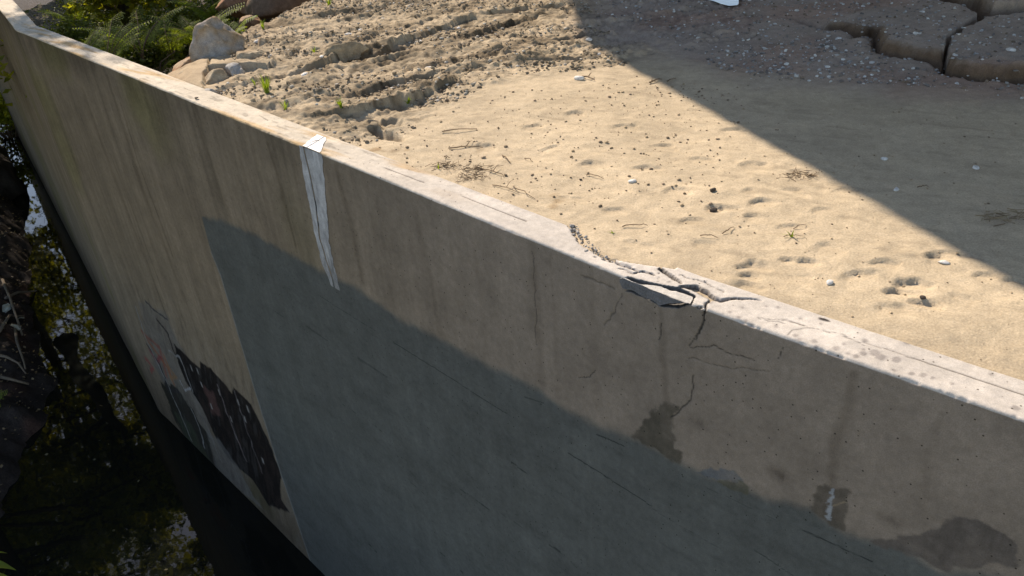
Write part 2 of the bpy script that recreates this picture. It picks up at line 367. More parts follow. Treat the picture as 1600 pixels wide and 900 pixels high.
# sharp cracks in the face
CR = (0.03, 0.028, 0.026)
for pts, wd in (([(1100, 500), (1092, 515), (1078, 540), (1082, 545), (1115, 541), (1140, 552), (1178, 562)], 0.003), ([(1085, 588), (1083, 600), (1079, 625), (1072, 633), (1062, 638), (1050, 652)], 0.004),
                ([(903, 590), (920, 591), (930, 578)], 0.0025), ([(970, 458), (966, 475), (958, 490), (945, 510)], 0.004), ([(832, 392), (837, 480), (838, 540)], 0.004), ([(1099, 487), (1093, 520)], 0.003), ([(1228, 540), (1216, 558)], 0.0025),
                ([(905, 430), (930, 437), (960, 452)], 0.004), ([(1078, 560), (1140, 575), (1200, 580)], 0.003), ([(1034, 505), (1030, 530)], 0.004), ([(1098, 487), (1096, 500), (1088, 530)], 0.004)):
    line(fuv(pts), CR, wd, wob=0.018, soft=0.8, depth=0.006, fr=14, amt=(.5 if pts[0] in ((1078, 560), (905, 430), (970, 458), (832, 392)) else .85))
# graffiti low on the left, with the dark sprayed-out mass and its dots
def gblob(pts, c, rough=0.02, soft=0.015, amt=1.0, f=7): paint(fuv(pts), c, soft, rough=rough, freq=f, amt=amt, seed=int(pts[0][0]))
gblob([(215, 470), (262, 492), (278, 535), (300, 570), (330, 640), (330, 720), (290, 660), (240, 570)], (0.13, 0.125, 0.12), 0.12, 0.08, 0.6)
for pts, c in (([(222, 520), (250, 545), (262, 590)], (0.22, 0.07, 0.05)), ([(232, 535), (262, 575), (272, 600), (258, 560)], (0.26, 0.09, 0.04)), ([(236, 550), (246, 566), (252, 560)], (0.20, 0.03, 0.04)), ([(262, 570), (275, 588), (268, 592)], (0.24, 0.13, 0.06)), ([(228, 560), (240, 575), (236, 580)], (0.25, 0.05, 0.05))):
    line(fuv(pts), np.array(c)*1.0, 0.045, wob=0.06, fr=5, amt=0.7, soft=0.8)
gblob([(272, 538), (280, 545), (298, 562), (312, 574), (314, 566), (330, 576), (350, 598), (362, 614), (364, 604), (392, 632), (402, 652), (425, 700), (440, 745), (438, 780), (452, 800), (420, 790), (395, 750), (360, 720), (340, 690), (318, 640), (290, 595), (278, 565)], (0.010, 0.008, 0.008), 0.035, 0.022, 0.99, 9)
gblob([(250, 596), (272, 600), (300, 640), (325, 680), (345, 742), (310, 715), (270, 650)], (0.016, 0.016, 0.013), 0.12, 0.04, 0.92)
gblob([(270, 640), (300, 665), (330, 725), (345, 745), (300, 705)], (0.035, 0.042, 0.028), 0.1, 0.05, 0.85)
gblob([(322, 672), (345, 690), (372, 730), (396, 775), (415, 800), (380, 770), (340, 740)], (0.13, 0.125, 0.12), 0.05, 0.04, 0.6)
gblob([(318, 605), (335, 615), (345, 650), (330, 645)], (0.09, 0.05, 0.045), 0.08, 0.05, 0.8)
for p in ((299, 575), (309, 580), (315, 601), (343, 613), (372, 628), (387, 639), (383, 655), (411, 720), (361, 655), (330, 635)):
    u_ = face_uv(*p); a_ = 0.038
    paint([(u_[0]-a_*.6, u_[1]+a_*1.5), (u_[0]+a_*.6, u_[1]+a_*1.5), (u_[0]+a_*.6, u_[1]-a_*1.5), (u_[0]-a_*.6, u_[1]-a_*1.5)], (0.26, 0.25, 0.24), 0.012, amt=0.85)
for pts, c, wd in (([(245, 500), (262, 520), (270, 545), (278, 560)], (0.02, 0.02, 0.022), 0.03), ([(226, 470), (250, 492), (262, 500)], (0.04, 0.04, 0.045), 0.02), ([(282, 595), (290, 612), (296, 605)], (0.33, 0.33, 0.34), 0.02), ([(262, 545), (282, 560), (300, 610)], (0.22, 0.22, 0.22), 0.02),
                   ([(230, 540), (250, 570), (258, 592)], (0.03, 0.03, 0.035), 0.03), ([(300, 640), (312, 670), (320, 700)], (0.2, 0.2, 0.2), 0.025), ([(258, 590), (262, 608), (280, 612)], (0.03, 0.028, 0.03), 0.03), ([(310, 640), (330, 680), (345, 720)], (0.16, 0.15, 0.15), 0.02),
                   ([(340, 600), (360, 660), (385, 720)], (0.12, 0.10, 0.10), 0.02), ([(365, 610), (385, 670), (410, 740)], (0.10, 0.09, 0.09), 0.015), ([(408, 670), (418, 690), (425, 705)], (0.02, 0.02, 0.02), 0.018), ([(212, 480), (228, 530), (262, 600), (300, 690)], (0.2, 0.2, 0.195), 0.018)):
    line(fuv(pts), c, wd, wob=0.05, fr=6, amt=0.95, soft=0.5)
G_ = fuv([(205, 470), (480, 830)]); a_, b_ = sorted((G_[0][0], G_[1][0])); i0, i1 = np.searchsorted(s_ax, [a_, b_]); W = slice(i0, i1)
ak = (isface[W]*sst(-3.2, -4.2, Zg[W])*sst(b_, b_-.6, Sg[W])*sst(a_, a_+.3, Sg[W])); vv = fbm(Sg[W]*9+Zg[W]*3, Zg[W]*1.6, 621, 4)+.5*fbm(Sg[W]*3, Zg[W]*3, 623, 3)
dk_ = sst(0.0, 0.5, vv)[..., None]*ak[..., None]; col[W] = col[W]*(1-0.30*dk_)+np.array([.05, .035, .03])*0.3*dk_
lk_ = sst(0.15, 0.5, -vv)[..., None]*ak[..., None]; col[W] = col[W]*(1-0.10*lk_)+np.array([.16, .155, .15])*0.12*lk_
gl = fuv([(205, 470), (480, 830)]); sl_ = slice(np.searchsorted(s_ax, min(gl[0][0], gl[1][0])), np.searchsorted(s_ax, max(gl[0][0], gl[1][0])))
# marks on the top of the wall
for a, b, wd, am in (((602, 262), (662, 285), 0.006, 0.9), ((722, 307), (822, 345), 0.006, 0.9), ((1222, 497), (1256, 508), 0.006, 0.9), ((1256, 508), (1376, 543), 0.002, 0.4), ((1376, 543), (1600, 617), 0.006, 0.9), ((405, 180), (418, 188), 0.005, 0.9), ((285, 137), (303, 143), 0.005, 0.6), ((1600, 617), (1900, 720), 0.006, 0.9)):
    line(tuv([a, b]), (0.09, 0.08, 0.07), (wd*0.5, wd*0.9), mask=istop, amt=am, soft=0.7, wob=0.003, depth=0.004)
for pts in ([(1225, 527), (1240, 515), (1265, 512), (1295, 518), (1318, 522), (1350, 540)], [(1185, 497), (1230, 505)], [(60, 60), (75, 66)], [(1185, 495), (1223, 500)]):
    line(tuv(pts), (0.16, 0.15, 0.14), 0.003, mask=istop, amt=0.8, wob=0.01, fr=20)
DR = [(1213, 510, 6), (1243, 524, 7), (1272, 533, 7), (1275, 541, 5), (1307, 544, 8), (1318, 537, 6), (1325, 552, 5), (1337, 556, 7), (1349, 552, 9), (1350, 546, 5), (1367, 551, 12), (1376, 558, 11), (1401, 562, 11), (1352, 532, 7), (1417, 536, 7), (1424, 584, 7), (1443, 586, 8), (1457, 590, 5), (1396, 578, 5),
      (1587, 637, 9), (1250, 529, 6), (1140, 487, 5), (1155, 495, 6), (1160, 480, 4), (1165, 500, 5), (1213, 508, 4), (1197, 478, 4), (1110, 472, 6), (1078, 462, 8), (1065, 462, 6), (1045, 440, 5), (1282, 506, 4), (1250, 497, 4), (1330, 605, 4), (1488, 600, 4), (1548, 585, 5), (1215, 480, 5), (1175, 505, 4)]
for px, py, r_ in DR:                        # dried drip marks
    c_ = top_uv(px, py); r_ = r_*0.0022*(1.0)
    paint([(c_[0]+r_*math.cos(a)*(0.9+0.2*random.random()), c_[1]+r_*1.1*math.sin(a)) for a in np.linspace(0, 6.28, 9)[:-1]], (0.23, 0.21, 0.20), 0.006, mask=istop, amt=0.75, rough=0.006, freq=60)
paint([(top_uv(1287, 499)[0]+0.03*math.cos(a), top_uv(1287, 499)[1]+0.016*math.sin(a)) for a in np.linspace(0, 6.28, 9)[:-1]], (0.035, 0.03, 0.03), 0.006, mask=istop, rough=0.008, freq=60)
# fine chips along the arris
chip = sst(0.45, 0.75, vnoise(Sg*9, U*0, 61)*0.6+vnoise(Sg*40, U*0, 62)*0.4)*0.012*(0.4+0.6*sst(1.5, -1, Sg))
neared = np.exp(-np.where(isface, -Zg, Tg)/0.012)
Zg -= np.where(istop | (Zg > -0.04), chip*neared*0.7, 0); Tg += np.where(Zg > -0.06, chip*neared*0.7, 0)
# relief: surface undulation
Zg += np.where(istop, 0.004*fbm(Sg*2.2, Tg*6, 81, 4)+0.0015*fbm(Sg*30, Tg*30, 82, 3), 0)
Tg += np.where(isface, 0.006*fbm(Sg*1.3, Zg*1.3, 83, 4)+0.0012*fbm(Sg*26, Zg*26, 84, 3), 0)
# crumbled back edge by the break
BACK = sorted(tuv([(400, 163), (520, 207), (592, 237), (690, 272), (780, 307), (850, 337), (880, 346), (895, 351), (901, 362), (908, 373), (922, 385), (945, 401), (975, 408), (1005, 413), (1040, 417), (1100, 428), (1155, 443), (1185, 458), (1215, 474), (1250, 481), (1287, 489), (1375, 512), (1462, 537), (1600, 580)]))
def lapf(s_): return np.clip(np.interp(s_, [a for a, _ in BACK], [b for _, b in BACK], left=TH-.01, right=TH), 0.12, TH-0.004)
lw = lapf(Sg)+0.006*fbm(Sg*14, Sg*0, 97, 4); ko = (Tg > lw)*istop*(lw < TH-.03); Zg -= ko*(0.06+0.03*vnoise(Sg*30, Tg*30, 98))
bk = tuv([(893, 352), (905, 368), (918, 382), (935, 395), (950, 404), (985, 417)])
d_, ww = dseg(Sg, Tg, bk, [0.02, 0.03, 0.03, 0.02, 0.014, 0.01])
kb = sst(1.2, 0.5, d_/np.maximum(ww, 1e-4) + 0.5*fbm(Sg*30, Tg*30, 91, 3))*istop
Zg -= kb*(0.02+0.03*vnoise(Sg*50, Tg*50, 92)+0.02*vnoise(Sg*22, Tg*22, 94)); col = col*(1-kb[..., None]*0.35*vnoise(Sg*60, Tg*60, 93)[..., None])
# cracks across the broken top: grooves, their inner shade painted in dark
for pts, wd, dep in (([(925, 401), (962, 411), (985, 420), (998, 424)], (0.002, 0.006, 0.006, 0.004), 0.03), ([(970, 419), (990, 428), (1003, 424), (1018, 428), (1024, 432)], (0.003, 0.006, 0.008, 0.006, 0.002), 0.03),
                     ([(1032, 420), (1045, 428), (1062, 438), (1066, 443)], (0.014, 0.013, 0.010, 0.004), 0.035), ([(1064, 448), (1085, 449), (1100, 457), (1112, 465), (1125, 469), (1150, 466), (1172, 467), (1191, 470)], (0.012, 0.024, 0.020, 0.016, 0.013, 0.008, 0.006, 0.003), 0.07),
                     ([(1030, 425), (1030, 440)], (0.002, 0.002), 0.01), ([(1062, 429), (1100, 440), (1130, 456)], (0.004, 0.004, 0.003), 0.01), ([(1113, 467), (1104, 475), (1100, 485)], (0.004, 0.005, 0.003), 0.02), ([(1074, 474), (1090, 477), (1100, 479)], (0.004, 0.005, 0.002), 0.02)):
    line(tuv(pts), (0.06, 0.05, 0.045), wd, mask=istop, amt=0.9, wob=0.012, fr=18, soft=0.35, depth=dep*1.5)
# the notch that the broken corner piece sits in
nt_ = tuv([(972, 431), (985, 432), (1005, 438), (1030, 443), (1050, 447), (1064, 449), (1078, 456), (1088, 462), (1084, 477)])
nf_ = fuv([(955, 448), (966, 452), (985, 456), (1005, 464), (1020, 470), (1032, 478), (1058, 481), (1074, 476), (1084, 477)])
s_lo = min(nt_[-1][0], nf_[-1][0]); s_hi = max(nt_[0][0], nf_[0][0])
ts = sorted([(a, b) for a, b in nt_]); fs = sorted([(a, -b) for a, b in nf_])
def t_c(s): return np.interp(s, [a for a, _ in ts], [b for _, b in ts])*sst(s_lo, s_lo+0.05, s)*sst(s_hi, s_hi-0.12, s)
def z_c(s): return np.interp(s, [a for a, _ in fs], [b for _, b in fs])*sst(s_lo, s_lo+0.05, s)*sst(s_hi, s_hi-0.12, s)
ii = np.where((s_ax > s_lo) & (s_ax < s_hi))[0]
for i in ii:
    s_ = s_ax[i]; tc, zc = float(t_c(s_)), float(z_c(s_))+0.004
    if tc < 0.012: continue
    dp = zc
    for j in range(NP):
        if istop[i, j] and Tg[i, j] < tc: q = tc-max(Tg[i, j], 0)
        elif isface[i, j] and Zg[i, j] > -dp: q = tc-Zg[i, j]
        else: continue
        col[i, j] = np.array([.13, .125, .12])  # notch inside coloured dark to paint in the shade of the gap
        wj = 0.006*fbm(np.array(s_*40), np.array(q*40), 95, 3)
        if q < dp: Tg[i, j] = tc+wj; Zg[i, j] = -q
        else: Tg[i, j] = max(tc-(q-dp), 0); Zg[i, j] = -dp+wj
Xg, Yg = plan(Sg, Tg)
wall = empty('retaining_wall', (P1[0], P1[1], ZW))
tag(wall, 'tall concrete retaining wall with dull grey overpaint and a broken top edge beside the dark creek', 'wall')
SJ = face_uv(492, 240)[0]                    # expansion joint
cuts = [0, int(np.searchsorted(s_ax, SJ)), int(np.searchsorted(s_ax, L1)), NS-1]
for k_, lab in ((0, 'right length of wall with the dull grey overpaint and the broken corner'), (1, 'left length of wall with brown streaks, overpaint edge and dark graffiti'), (2, 'far length of wall bending away')):
    a, b = cuts[k_], cuts[k_+1]+1
    co = np.stack([Xg[a:b]-P1[0], Yg[a:b]-P1[1], Zg[a:b]-ZW], -1).reshape(-1, 3)
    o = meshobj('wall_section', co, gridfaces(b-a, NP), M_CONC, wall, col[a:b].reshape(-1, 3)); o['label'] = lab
def wallpiece(name, fn, ns, nt2, mat, cl, label=None):
    co = []; cc = []
    for i in range(ns):
        for j in range(nt2):
            s_, t_, z_, c_ = fn(i/(ns-1), j/(nt2-1)); x, y = plan(s_, t_); co.append((x-P1[0], y-P1[1], z_-ZW)); cc.append(c_)
    o = meshobj(name, co, gridfaces(ns, nt2), mat, wall, np.array(cc))
    if label: o['label'] = label
    return o
# broken-off corner piece lying in the notch: closed loop of section points swept along the wall
def frag():
    co = []; cc = []; ns = 90; sec = 28
    for i in range(ns):
        s_ = s_lo+0.03+(s_hi-0.07-s_lo-0.03)*i/(ns-1)
        tc = max(float(t_c(s_))-0.020-0.008*math.sin(s_*30), 0.004); zc = max(float(z_c(s_))-0.016-0.012*max(0, math.sin(s_*23+1))-0.02*float(sst(s_lo+.25, s_lo+.05, s_)), 0.004)
        e = min(1, i/4, (ns-1-i)/4)
        for j in range(sec):                 # rectangle (-0.01..tc) x (0..-zc), rounded irregular bottom
            a = j/sec*4; k_ = int(a); f_ = a-k_
            T, Z = [(tc*(1-f_), 0), (0, -zc*f_), (tc*f_*0.85, -zc*(1-0.25*f_)), (tc*(0.85+0.15*f_), -zc*0.75*(1-f_))][k_]
            wv = 0.003*float(fbm(np.array(s_*30+j), np.array(j*1.7), 96, 2))
            T = tc*0.5+(T-tc*0.5)*(0.5+0.5*e); Z = -zc*0.5+(Z+zc*0.5)*(0.5+0.5*e)
            x, y = plan(s_, T-0.010+wv); co.append((x-P1[0], y-P1[1], Z-0.006+wv-ZW))
            cc.append(np.array([0.47, 0.45, 0.42])*(0.9+0.2*random.random()) if k_ == 0 else np.array([0.13, 0.13, 0.135])*(0.85+0.3*random.random()))  # sides toned darker than the top, shade painted into the colour
    f = [(i*sec+j, i*sec+(j+1) % sec, (i+1)*sec+(j+1) % sec, (i+1)*sec+j) for i in range(ns-1) for j in range(sec)]
    f += [tuple(range(sec))[::-1], tuple((ns-1)*sec+j for j in range(sec))]
    return meshobj('broken_corner_piece', co, f, M_CONC, wall, np.array(cc), smooth=False)
frag()
# whitish joint filler down the face and over the top, split by a dark crack
jl = fuv([(466, 231), (472, 270), (482, 320), (492, 370), (502, 410), (518, 446)]); jr = fuv([(506, 238), (510, 280), (514, 330), (517, 380), (524, 415), (530, 440)]); jc = fuv([(476, 234), (486, 280), (494, 320), (500, 372), (510, 405), (520, 435)])
def jface(a, b):
    z_ = -0.004 + b*(jl[-1][1]+0.004)
    f_ = lambda q: float(np.interp(-z_, [-p[1] for p in q], [p[0] for p in q]))
    sl0, sr0 = f_(jl), f_(jr); w9 = sr0-sl0; sl0 += w9*.07; sr0 -= w9*.07
    e = 0.016*float(fbm(np.array(z_*16), np.array(a*3.0), 101, 3))
    s_ = sl0+(sr0-sl0)*a+e; c0 = f_(jc)+0.006*float(fbm(np.array(z_*9), np.array(1.0), 102, 2))
    dc = abs(s_-c0); k_ = min(1, max(0, (0.014-dc)/0.004))
    fade = float(sst(jl[-1][1]+0.02, jl[-1][1]+0.5, np.array(z_+.25*float(fbm(np.array(s_*30), np.array(z_*9), 105, 3)))))*0.8+0.2
    base = np.array([0.46, 0.465, 0.475])*fade+np.array([0.2, 0.2, 0.2])*(1-fade)
    v_ = float(fbm(np.array(s_*25), np.array(z_*8), 103, 3)); base = base*(0.86+0.38*v_)
    return s_, -0.005+0.0045*k_-0.001*(v_ > .3), z_, base*(1-k_)+np.array([0.03, 0.035, 0.04])*k_
wallpiece('joint_filler', jface, 60, 190, M_WHITE, None)
jt = tuv([(469, 230), (492, 212), (530, 209), (505, 238)])
def jtop(a, b):
    s1 = jt[0][0]*(1-a)+jt[3][0]*a; s2 = jt[1][0]*(1-a)+jt[2][0]*a
    s_ = s1*(1-b)+s2*b+0.012*float(fbm(np.array(b*6), np.array(a*2), 104, 3)); t_ = -0.004+b*(TH-0.05)
    cs = (jt[0][0]*0.75+jt[3][0]*0.25)*(1-b)+(jt[1][0]*0.25+jt[2][0]*0.75)*b
    k_ = min(1, max(0, (0.007-abs(s_-cs))/0.004))
    return s_, t_, 0.006-0.0045*k_, np.array([0.74, 0.75, 0.76])*(1-k_)+np.array([0.10, 0.11, 0.13])*k_
wallpiece('joint_filler', jtop, 50, 40, M_WHITE, None, 'bright white filler smeared over the wall top')

# ------------------------------------------------------------ ground behind the wall
u_ax = axis((-40, -8, 1.0), (-8, -3.0, 0.06), (-3.0, 4.5, 0.016), (4.5, 9.5, 0.022), (9.5, 13, 0.05), (13, 45, 0.7))
v_ax = axis((0.11, 4.5, 0.016), (4.5, 8.5, 0.022), (8.5, 12.0, 0.04), (12, 20, 0.4), (20, 90, 3.0))
NU, NV = len(u_ax), len(v_ax)
Ug = np.repeat(u_ax[:, None], NV, 1); Vg = np.repeat(v_ax[None, :], NU, 0)
X0, Y0 = plan(np.maximum(Ug, -7), Vg*0)
N1 = nrm(d1); ext = np.minimum(Ug+7, 0)
GX = X0-d0[0]*ext+N1[0]*Vg; GY = Y0-d0[1]*ext+N1[1]*Vg
Z = 0.05*fbm(GX*0.35, GY*0.35, 201, 3)*sst(0.3, 2.0, Vg) - 0.012 + 0.012*fbm(GX*3, GY*3, 202, 4) + 0.004*fbm(GX*14, GY*14, 203, 4)
# churned strip: tracks and clods
RG = hits([(322, 172), (430, 205), (560, 225), (640, 205), (700, 165), (800, 118), (900, 112), (985, 98), (1200, 60), (1250, -60), (480, -60), (360, 40)])
sdr = sdpoly(GX, GY, RG); rough = sst(0.25, -0.5, sdr+0.35*fbm(GX*1.5, GY*1.5, 205, 3))
a0 = hit(450, 165); a1 = hit(700, 118); dd = (a1-a0)/np.linalg.norm(a1-a0)
al = GX*dd[0]+GY*dd[1]; ac = -GX*dd[1]+GY*dd[0]
rid = fbm(al*0.55, ac*2.6, 207, 3)
tr = np.abs(((ac*1.35+0.35*fbm(al*0.6, ac*0.6, 208, 3)) % 1.0)-0.5)*2
cl = 1-np.abs(fbm(GX*6, GY*6, 209, 4)); cl2 = np.maximum(fbm(GX*13, GY*13, 211, 4), -0.1)
rr = 1-np.abs(fbm(al*7, ac*11, 213, 4))*2
Z += rough*(0.020*rr*sst(-.2, .4, fbm(GX*1.2, GY*1.2, 219, 3)) + 0.018*fbm(GX*26, GY*26, 218, 2) + 0.022*fbm(GX*11, GY*11, 278, 3) + 0.05*rid + 0.03*sst(0.35, 0.9, tr) + 0.030*cl2 + 0.03*np.maximum(fbm(GX*5, GY*5, 212, 4), 0) - 0.02)
RUTK = np.zeros(GX.shape)
def rut(pts, dep, wd):
    q = hits(pts); best = np.full(GX.shape, 9.); sg = np.zeros(GX.shape)
    x = GX+0.10*fbm(GX*2.5, GY*2.5, 271, 4); y = GY+0.10*fbm(GX*2.5+9, GY*2.5, 272, 4)
    for i in range(len(q)-1):
        a, b = q[i], q[i+1]; e = b-a; L = e@e; t = np.clip(((x-a[0])*e[0]+(y-a[1])*e[1])/L, 0, 1); d = np.hypot(x-a[0]-t*e[0], y-a[1]-t*e[1]); m = d < best
        best = np.where(m, d, best); sg = np.where(m, np.sign(e[0]*(y-a[1])-e[1]*(x-a[0])), sg)
        if i in (0, len(q)-2): pass
    RUTK[:] = np.maximum(RUTK, sst(wd*.9, wd*.2, best)); v = best*sg; al_ = sst(wd*2.2, wd*.6, best)
    return al_*dep*(np.where(v > 0, 0.5*np.exp(-(v/(wd*.8))**2), -0.75*np.exp(-((v+wd*.35)/(wd*.75))**2))+0.35*(sst(-.04, .03, v)-.5))
for pts, dep, wd in (([(316, 133), (328, 105), (377, 101), (427, 100), (447, 85)], .20, .35), ([(341, 134), (377, 126), (415, 116), (465, 106), (506, 100), (552, 85)], .16, .3), ([(415, 162), (484, 168), (509, 154), (552, 147), (609, 131), (650, 122)], .12, .22), ([(427, 176), (477, 176), (568, 169), (615, 159), (677, 141), (698, 131)], .13, .22),
                     ([(515, 107), (560, 95), (609, 69), (671, 47), (715, 33)], .16, .32), ([(490, 104), (568, 103), (634, 82), (677, 72), (745, 52), (820, 30)], .13, .25), ([(640, 110), (720, 95), (800, 76), (900, 60)], .07, .2), ([(430, 40), (520, 20), (600, 8), (700, -20)], .06, .3), ([(560, 60), (640, 38), (740, 10)], .08, .3), ([(700, 120), (780, 100), (880, 90)], .05, .15)):
    Z += rut(pts, dep*.42, wd)*np.clip(0.6+1.1*fbm(GX*1.6, GY*1.6, 273, 3), 0, 1.4)
edr = None
# gravelly shaded yard at upper right
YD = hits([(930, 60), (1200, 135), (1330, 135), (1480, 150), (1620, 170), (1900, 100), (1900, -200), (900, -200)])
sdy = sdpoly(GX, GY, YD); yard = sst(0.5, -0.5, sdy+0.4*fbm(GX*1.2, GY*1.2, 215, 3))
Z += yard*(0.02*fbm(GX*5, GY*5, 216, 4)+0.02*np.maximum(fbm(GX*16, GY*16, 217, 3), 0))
# faint drag marks in the sand
sandm = (1-rough)*(1-yard)
dg0 = hit(850, 240); dg1 = hit(1500, 330); dq = (dg1-dg0)/np.linalg.norm(dg1-dg0)
gal = GX*dq[0]+GY*dq[1]; gac = -GX*dq[1]+GY*dq[0]
Z += sandm*(0.010*fbm(gal*0.9, gac*5, 221, 4)+0.006*fbm(GX*9, GY*9, 222, 3))
# footprints and scuffs (traced): a steep far rim, floor rising towards the camera
FP = [(1183, 414, .15, .09, 10, .035), (1176, 429, .15, .08, 12, .03), (1166, 442, .15, .08, 0, .03), (1235, 404, .12, .07, -5, .025), (1262, 407, .14, .07, 5, .025), (1420, 441, .17, .10, 15, .035), (1412, 453, .15, .08, 12, .028), (1440, 470, .20, .08, 20, .03),
      (1380, 412, .18, .10, 0, .022), (1465, 404, .20, .10, 5, .022), (1545, 430, .2, .12, 15, .022), (1595, 440, .2, .1, 15, .022), (1118, 326, .15, .09, 0, .03), (1172, 300, .15, .08, 0, .02), (1190, 318, .16, .09, 0, .025), (1180, 340, .18, .09, 5, .022), (1140, 325, .12, .08, 5, .02),
      (1230, 355, .25, .10, 10, .018), (1300, 390, .25, .12, 20, .018), (1320, 300, .2, .12, 10, .015), (965, 328, .16, .09, 10, .02), (1000, 380, .2, .1, 10, .012), (920, 258, .2, .12, 0, .02), (1010, 262, .2, .1, 0, .02), (860, 232, .2, .12, 0, .02), (1105, 380, .15, .08, 10, .015), (1290, 330, .2, .1, 10, .014),
      (1480, 395, .22, .1, 10, .02), (1340, 430, .2, .1, 10, .018), (1520, 400, .18, .1, 10, .016), (1270, 430, .2, .1, 0, .012), (1060, 300, .2, .12, 0, .018), (1100, 250, .2, .12, 0, .018), (980, 200, .2, .12, 0, .02), (1150, 205, .25, .12, 0, .02), (900, 180, .2, .12, 0, .025), (760, 230, .2, .12, 0, .02), (830, 200, .25, .12, 0, .02),
      (1040, 230, .2, .1, 20, .02), (1180, 260, .22, .12, -20, .02), (1240, 300, .2, .1, 30, .018), (900, 310, .2, .1, 20, .014), (1085, 345, .18, .1, 0, .02), (1395, 480, .2, .09, 5, .015), (1500, 470, .22, .1, 5, .012), (1250, 270, .2, .1, 10, .016)]
for px, py, ln, wd, ang, dp in FP:
    c_ = hit(px, py); a_ = R(-ang+rng.uniform(-25, 25)); ln *= rng.uniform(.8, 1.35); wd *= rng.uniform(.8, 1.3); ex = np.array([math.cos(a_), math.sin(a_)]); ey = np.array([-ex[1], ex[0]])
    sel = (np.abs(GX-c_[0]) < 0.4) & (np.abs(GY-c_[1]) < 0.4)
    if not sel.any(): continue
    x = (GX[sel]-c_[0]); y = (GY[sel]-c_[1]); p = (x*ex[0]+y*ex[1])/(ln*0.5); q = (x*ey[0]+y*ey[1])/(wd*0.75)+0.25
    r_ = np.hypot(p, q) + 0.55*fbm(GX[sel]*12, GY[sel]*12, int(px), 4)
    floor = sst(1.0, 0.72, r_)*(0.04+0.96*np.clip((q+0.9)/1.7, 0, 1)**1.3)
    rim = np.exp(-((r_-1.12)/0.16)**2)*0.22*sst(-0.2, 0.8, q)
    Z[sel] += dp*0.85*(-floor+rim)
# a ragged hole against the wall near the joint
for px, py, ln, wd, dp in ((600, 205, .55, .16, .12), (610, 190, .3, .2, .06), (585, 185, .2, .12, .06), (795, 20, .5, .25, .14), (560, 85, .45, .18, .14), (860, 12, .35, .2, .10)):
    c_ = hit(px, py); sel = (np.abs(GX-c_[0]) < 0.9) & (np.abs(GY-c_[1]) < 0.9)
    x = GX[sel]-c_[0]; y = GY[sel]-c_[1]; a_ = R(125) if px < 650 and py > 150 else R(15)
    p = (x*math.cos(a_)+y*math.sin(a_))/(ln*.5); q = (-x*math.sin(a_)+y*math.cos(a_))/(wd*.5)
    Z[sel] -= dp*sst(1.15, 0.6, np.hypot(p, q)+0.5*fbm(GX[sel]*5, GY[sel]*5, 230, 4))
# fault cracks with a raised far side
CKA = [(1255, 30), (1287, 42), (1318, 42), (1335, 56), (1360, 51), (1377, 81), (1425, 93), (1472, 100), (1483, 115), (1535, 125), (1600, 125), (1700, 128), (1850, 140)]
ckp = hits(CKA)
far = hits([(1255, 30), (1287, 42), (1318, 42), (1335, 56), (1360, 51), (1377, 81), (1425, 93), (1472, 100), (1483, 115), (1535, 125), (1600, 125), (1700, 128), (1850, 140), (2100, -60), (1240, -60)])
wx = GX+0.10*fbm(GX*2.5, GY*2.5, 240, 6, 0.6); wy = GY+0.12*fbm(GX*2.5+7, GY*2.5, 241, 6, 0.6)
sdc = sdpoly(wx, wy, far); dck, wck = dseg(wx, wy, ckp, [0, .04, .07, .10, .09, .14, .13, .14, .17, .18, .17, .17, .17])
raise_ = np.where(sdc < 0, wck, 0)*sst(0.0, 0.035, -sdc)*(1+0.25*fbm(GX*6, GY*6, 245, 3))*np.exp(-np.maximum(-sdc, 0)/3.0)
Z += raise_*0.7
gro = sst(0.10, 0.02, np.abs(sdc+0.0))*(dck < 0.15)*sst(0.0, 0.05, wck)
Z -= gro*(0.06+wck*0.6)*np.where(sdc < 0.03, 1, 0.4)
cutm = sst(0.09, 0.02, np.abs(sdc+0.04))*(dck < 0.2)*sst(0.02, 0.06, wck)
for pts, wd in (([(1200, 22), (1225, 24), (1255, 31), (1270, 37), (1290, 43)], (.02, .03, .05, .05, .04)), ([(1484, 112), (1483, 90), (1482, 75), (1484, 66), (1500, 56), (1520, 44), (1535, 33), (1550, 27), (1600, 20), (1680, 10)], (.018, .018, .022, .03, .045, .06, .06, .07, .07, .06)), ([(1470, -4), (1500, 6), (1525, 11), (1540, 22), (1550, 28)], (.05, .06, .07, .08, .06)), ([(1640, 40), (1700, 60)], (.03, .03))):
    q = hits(pts); dk, wk = dseg(wx, wy, q, wd); g_ = sst(1.25, 0.5, dk/np.maximum(wk, 1e-3)); Z -= g_*0.22; cutm = np.maximum(cutm, g_*0.9)
f2 = hits([(1465, -8), (1500, 6), (1525, 10), (1540, 22), (1552, 28), (1600, 21), (1700, 12), (1800, 5), (1800, -120), (1465, -120)])
s2_ = sdpoly(wx*.5+GX*.5, wy*.5+GY*.5, f2); Z += sst(0.0, 0.04, -s2_)*0.10*np.exp(-np.maximum(-s2_, 0)/2.5)
g2 = sst(.14, .03, np.abs(s2_-.05))*(s2_ > -.03); Z -= g2*.22; cutm = np.maximum(cutm, sst(.10, .03, np.abs(s2_)))
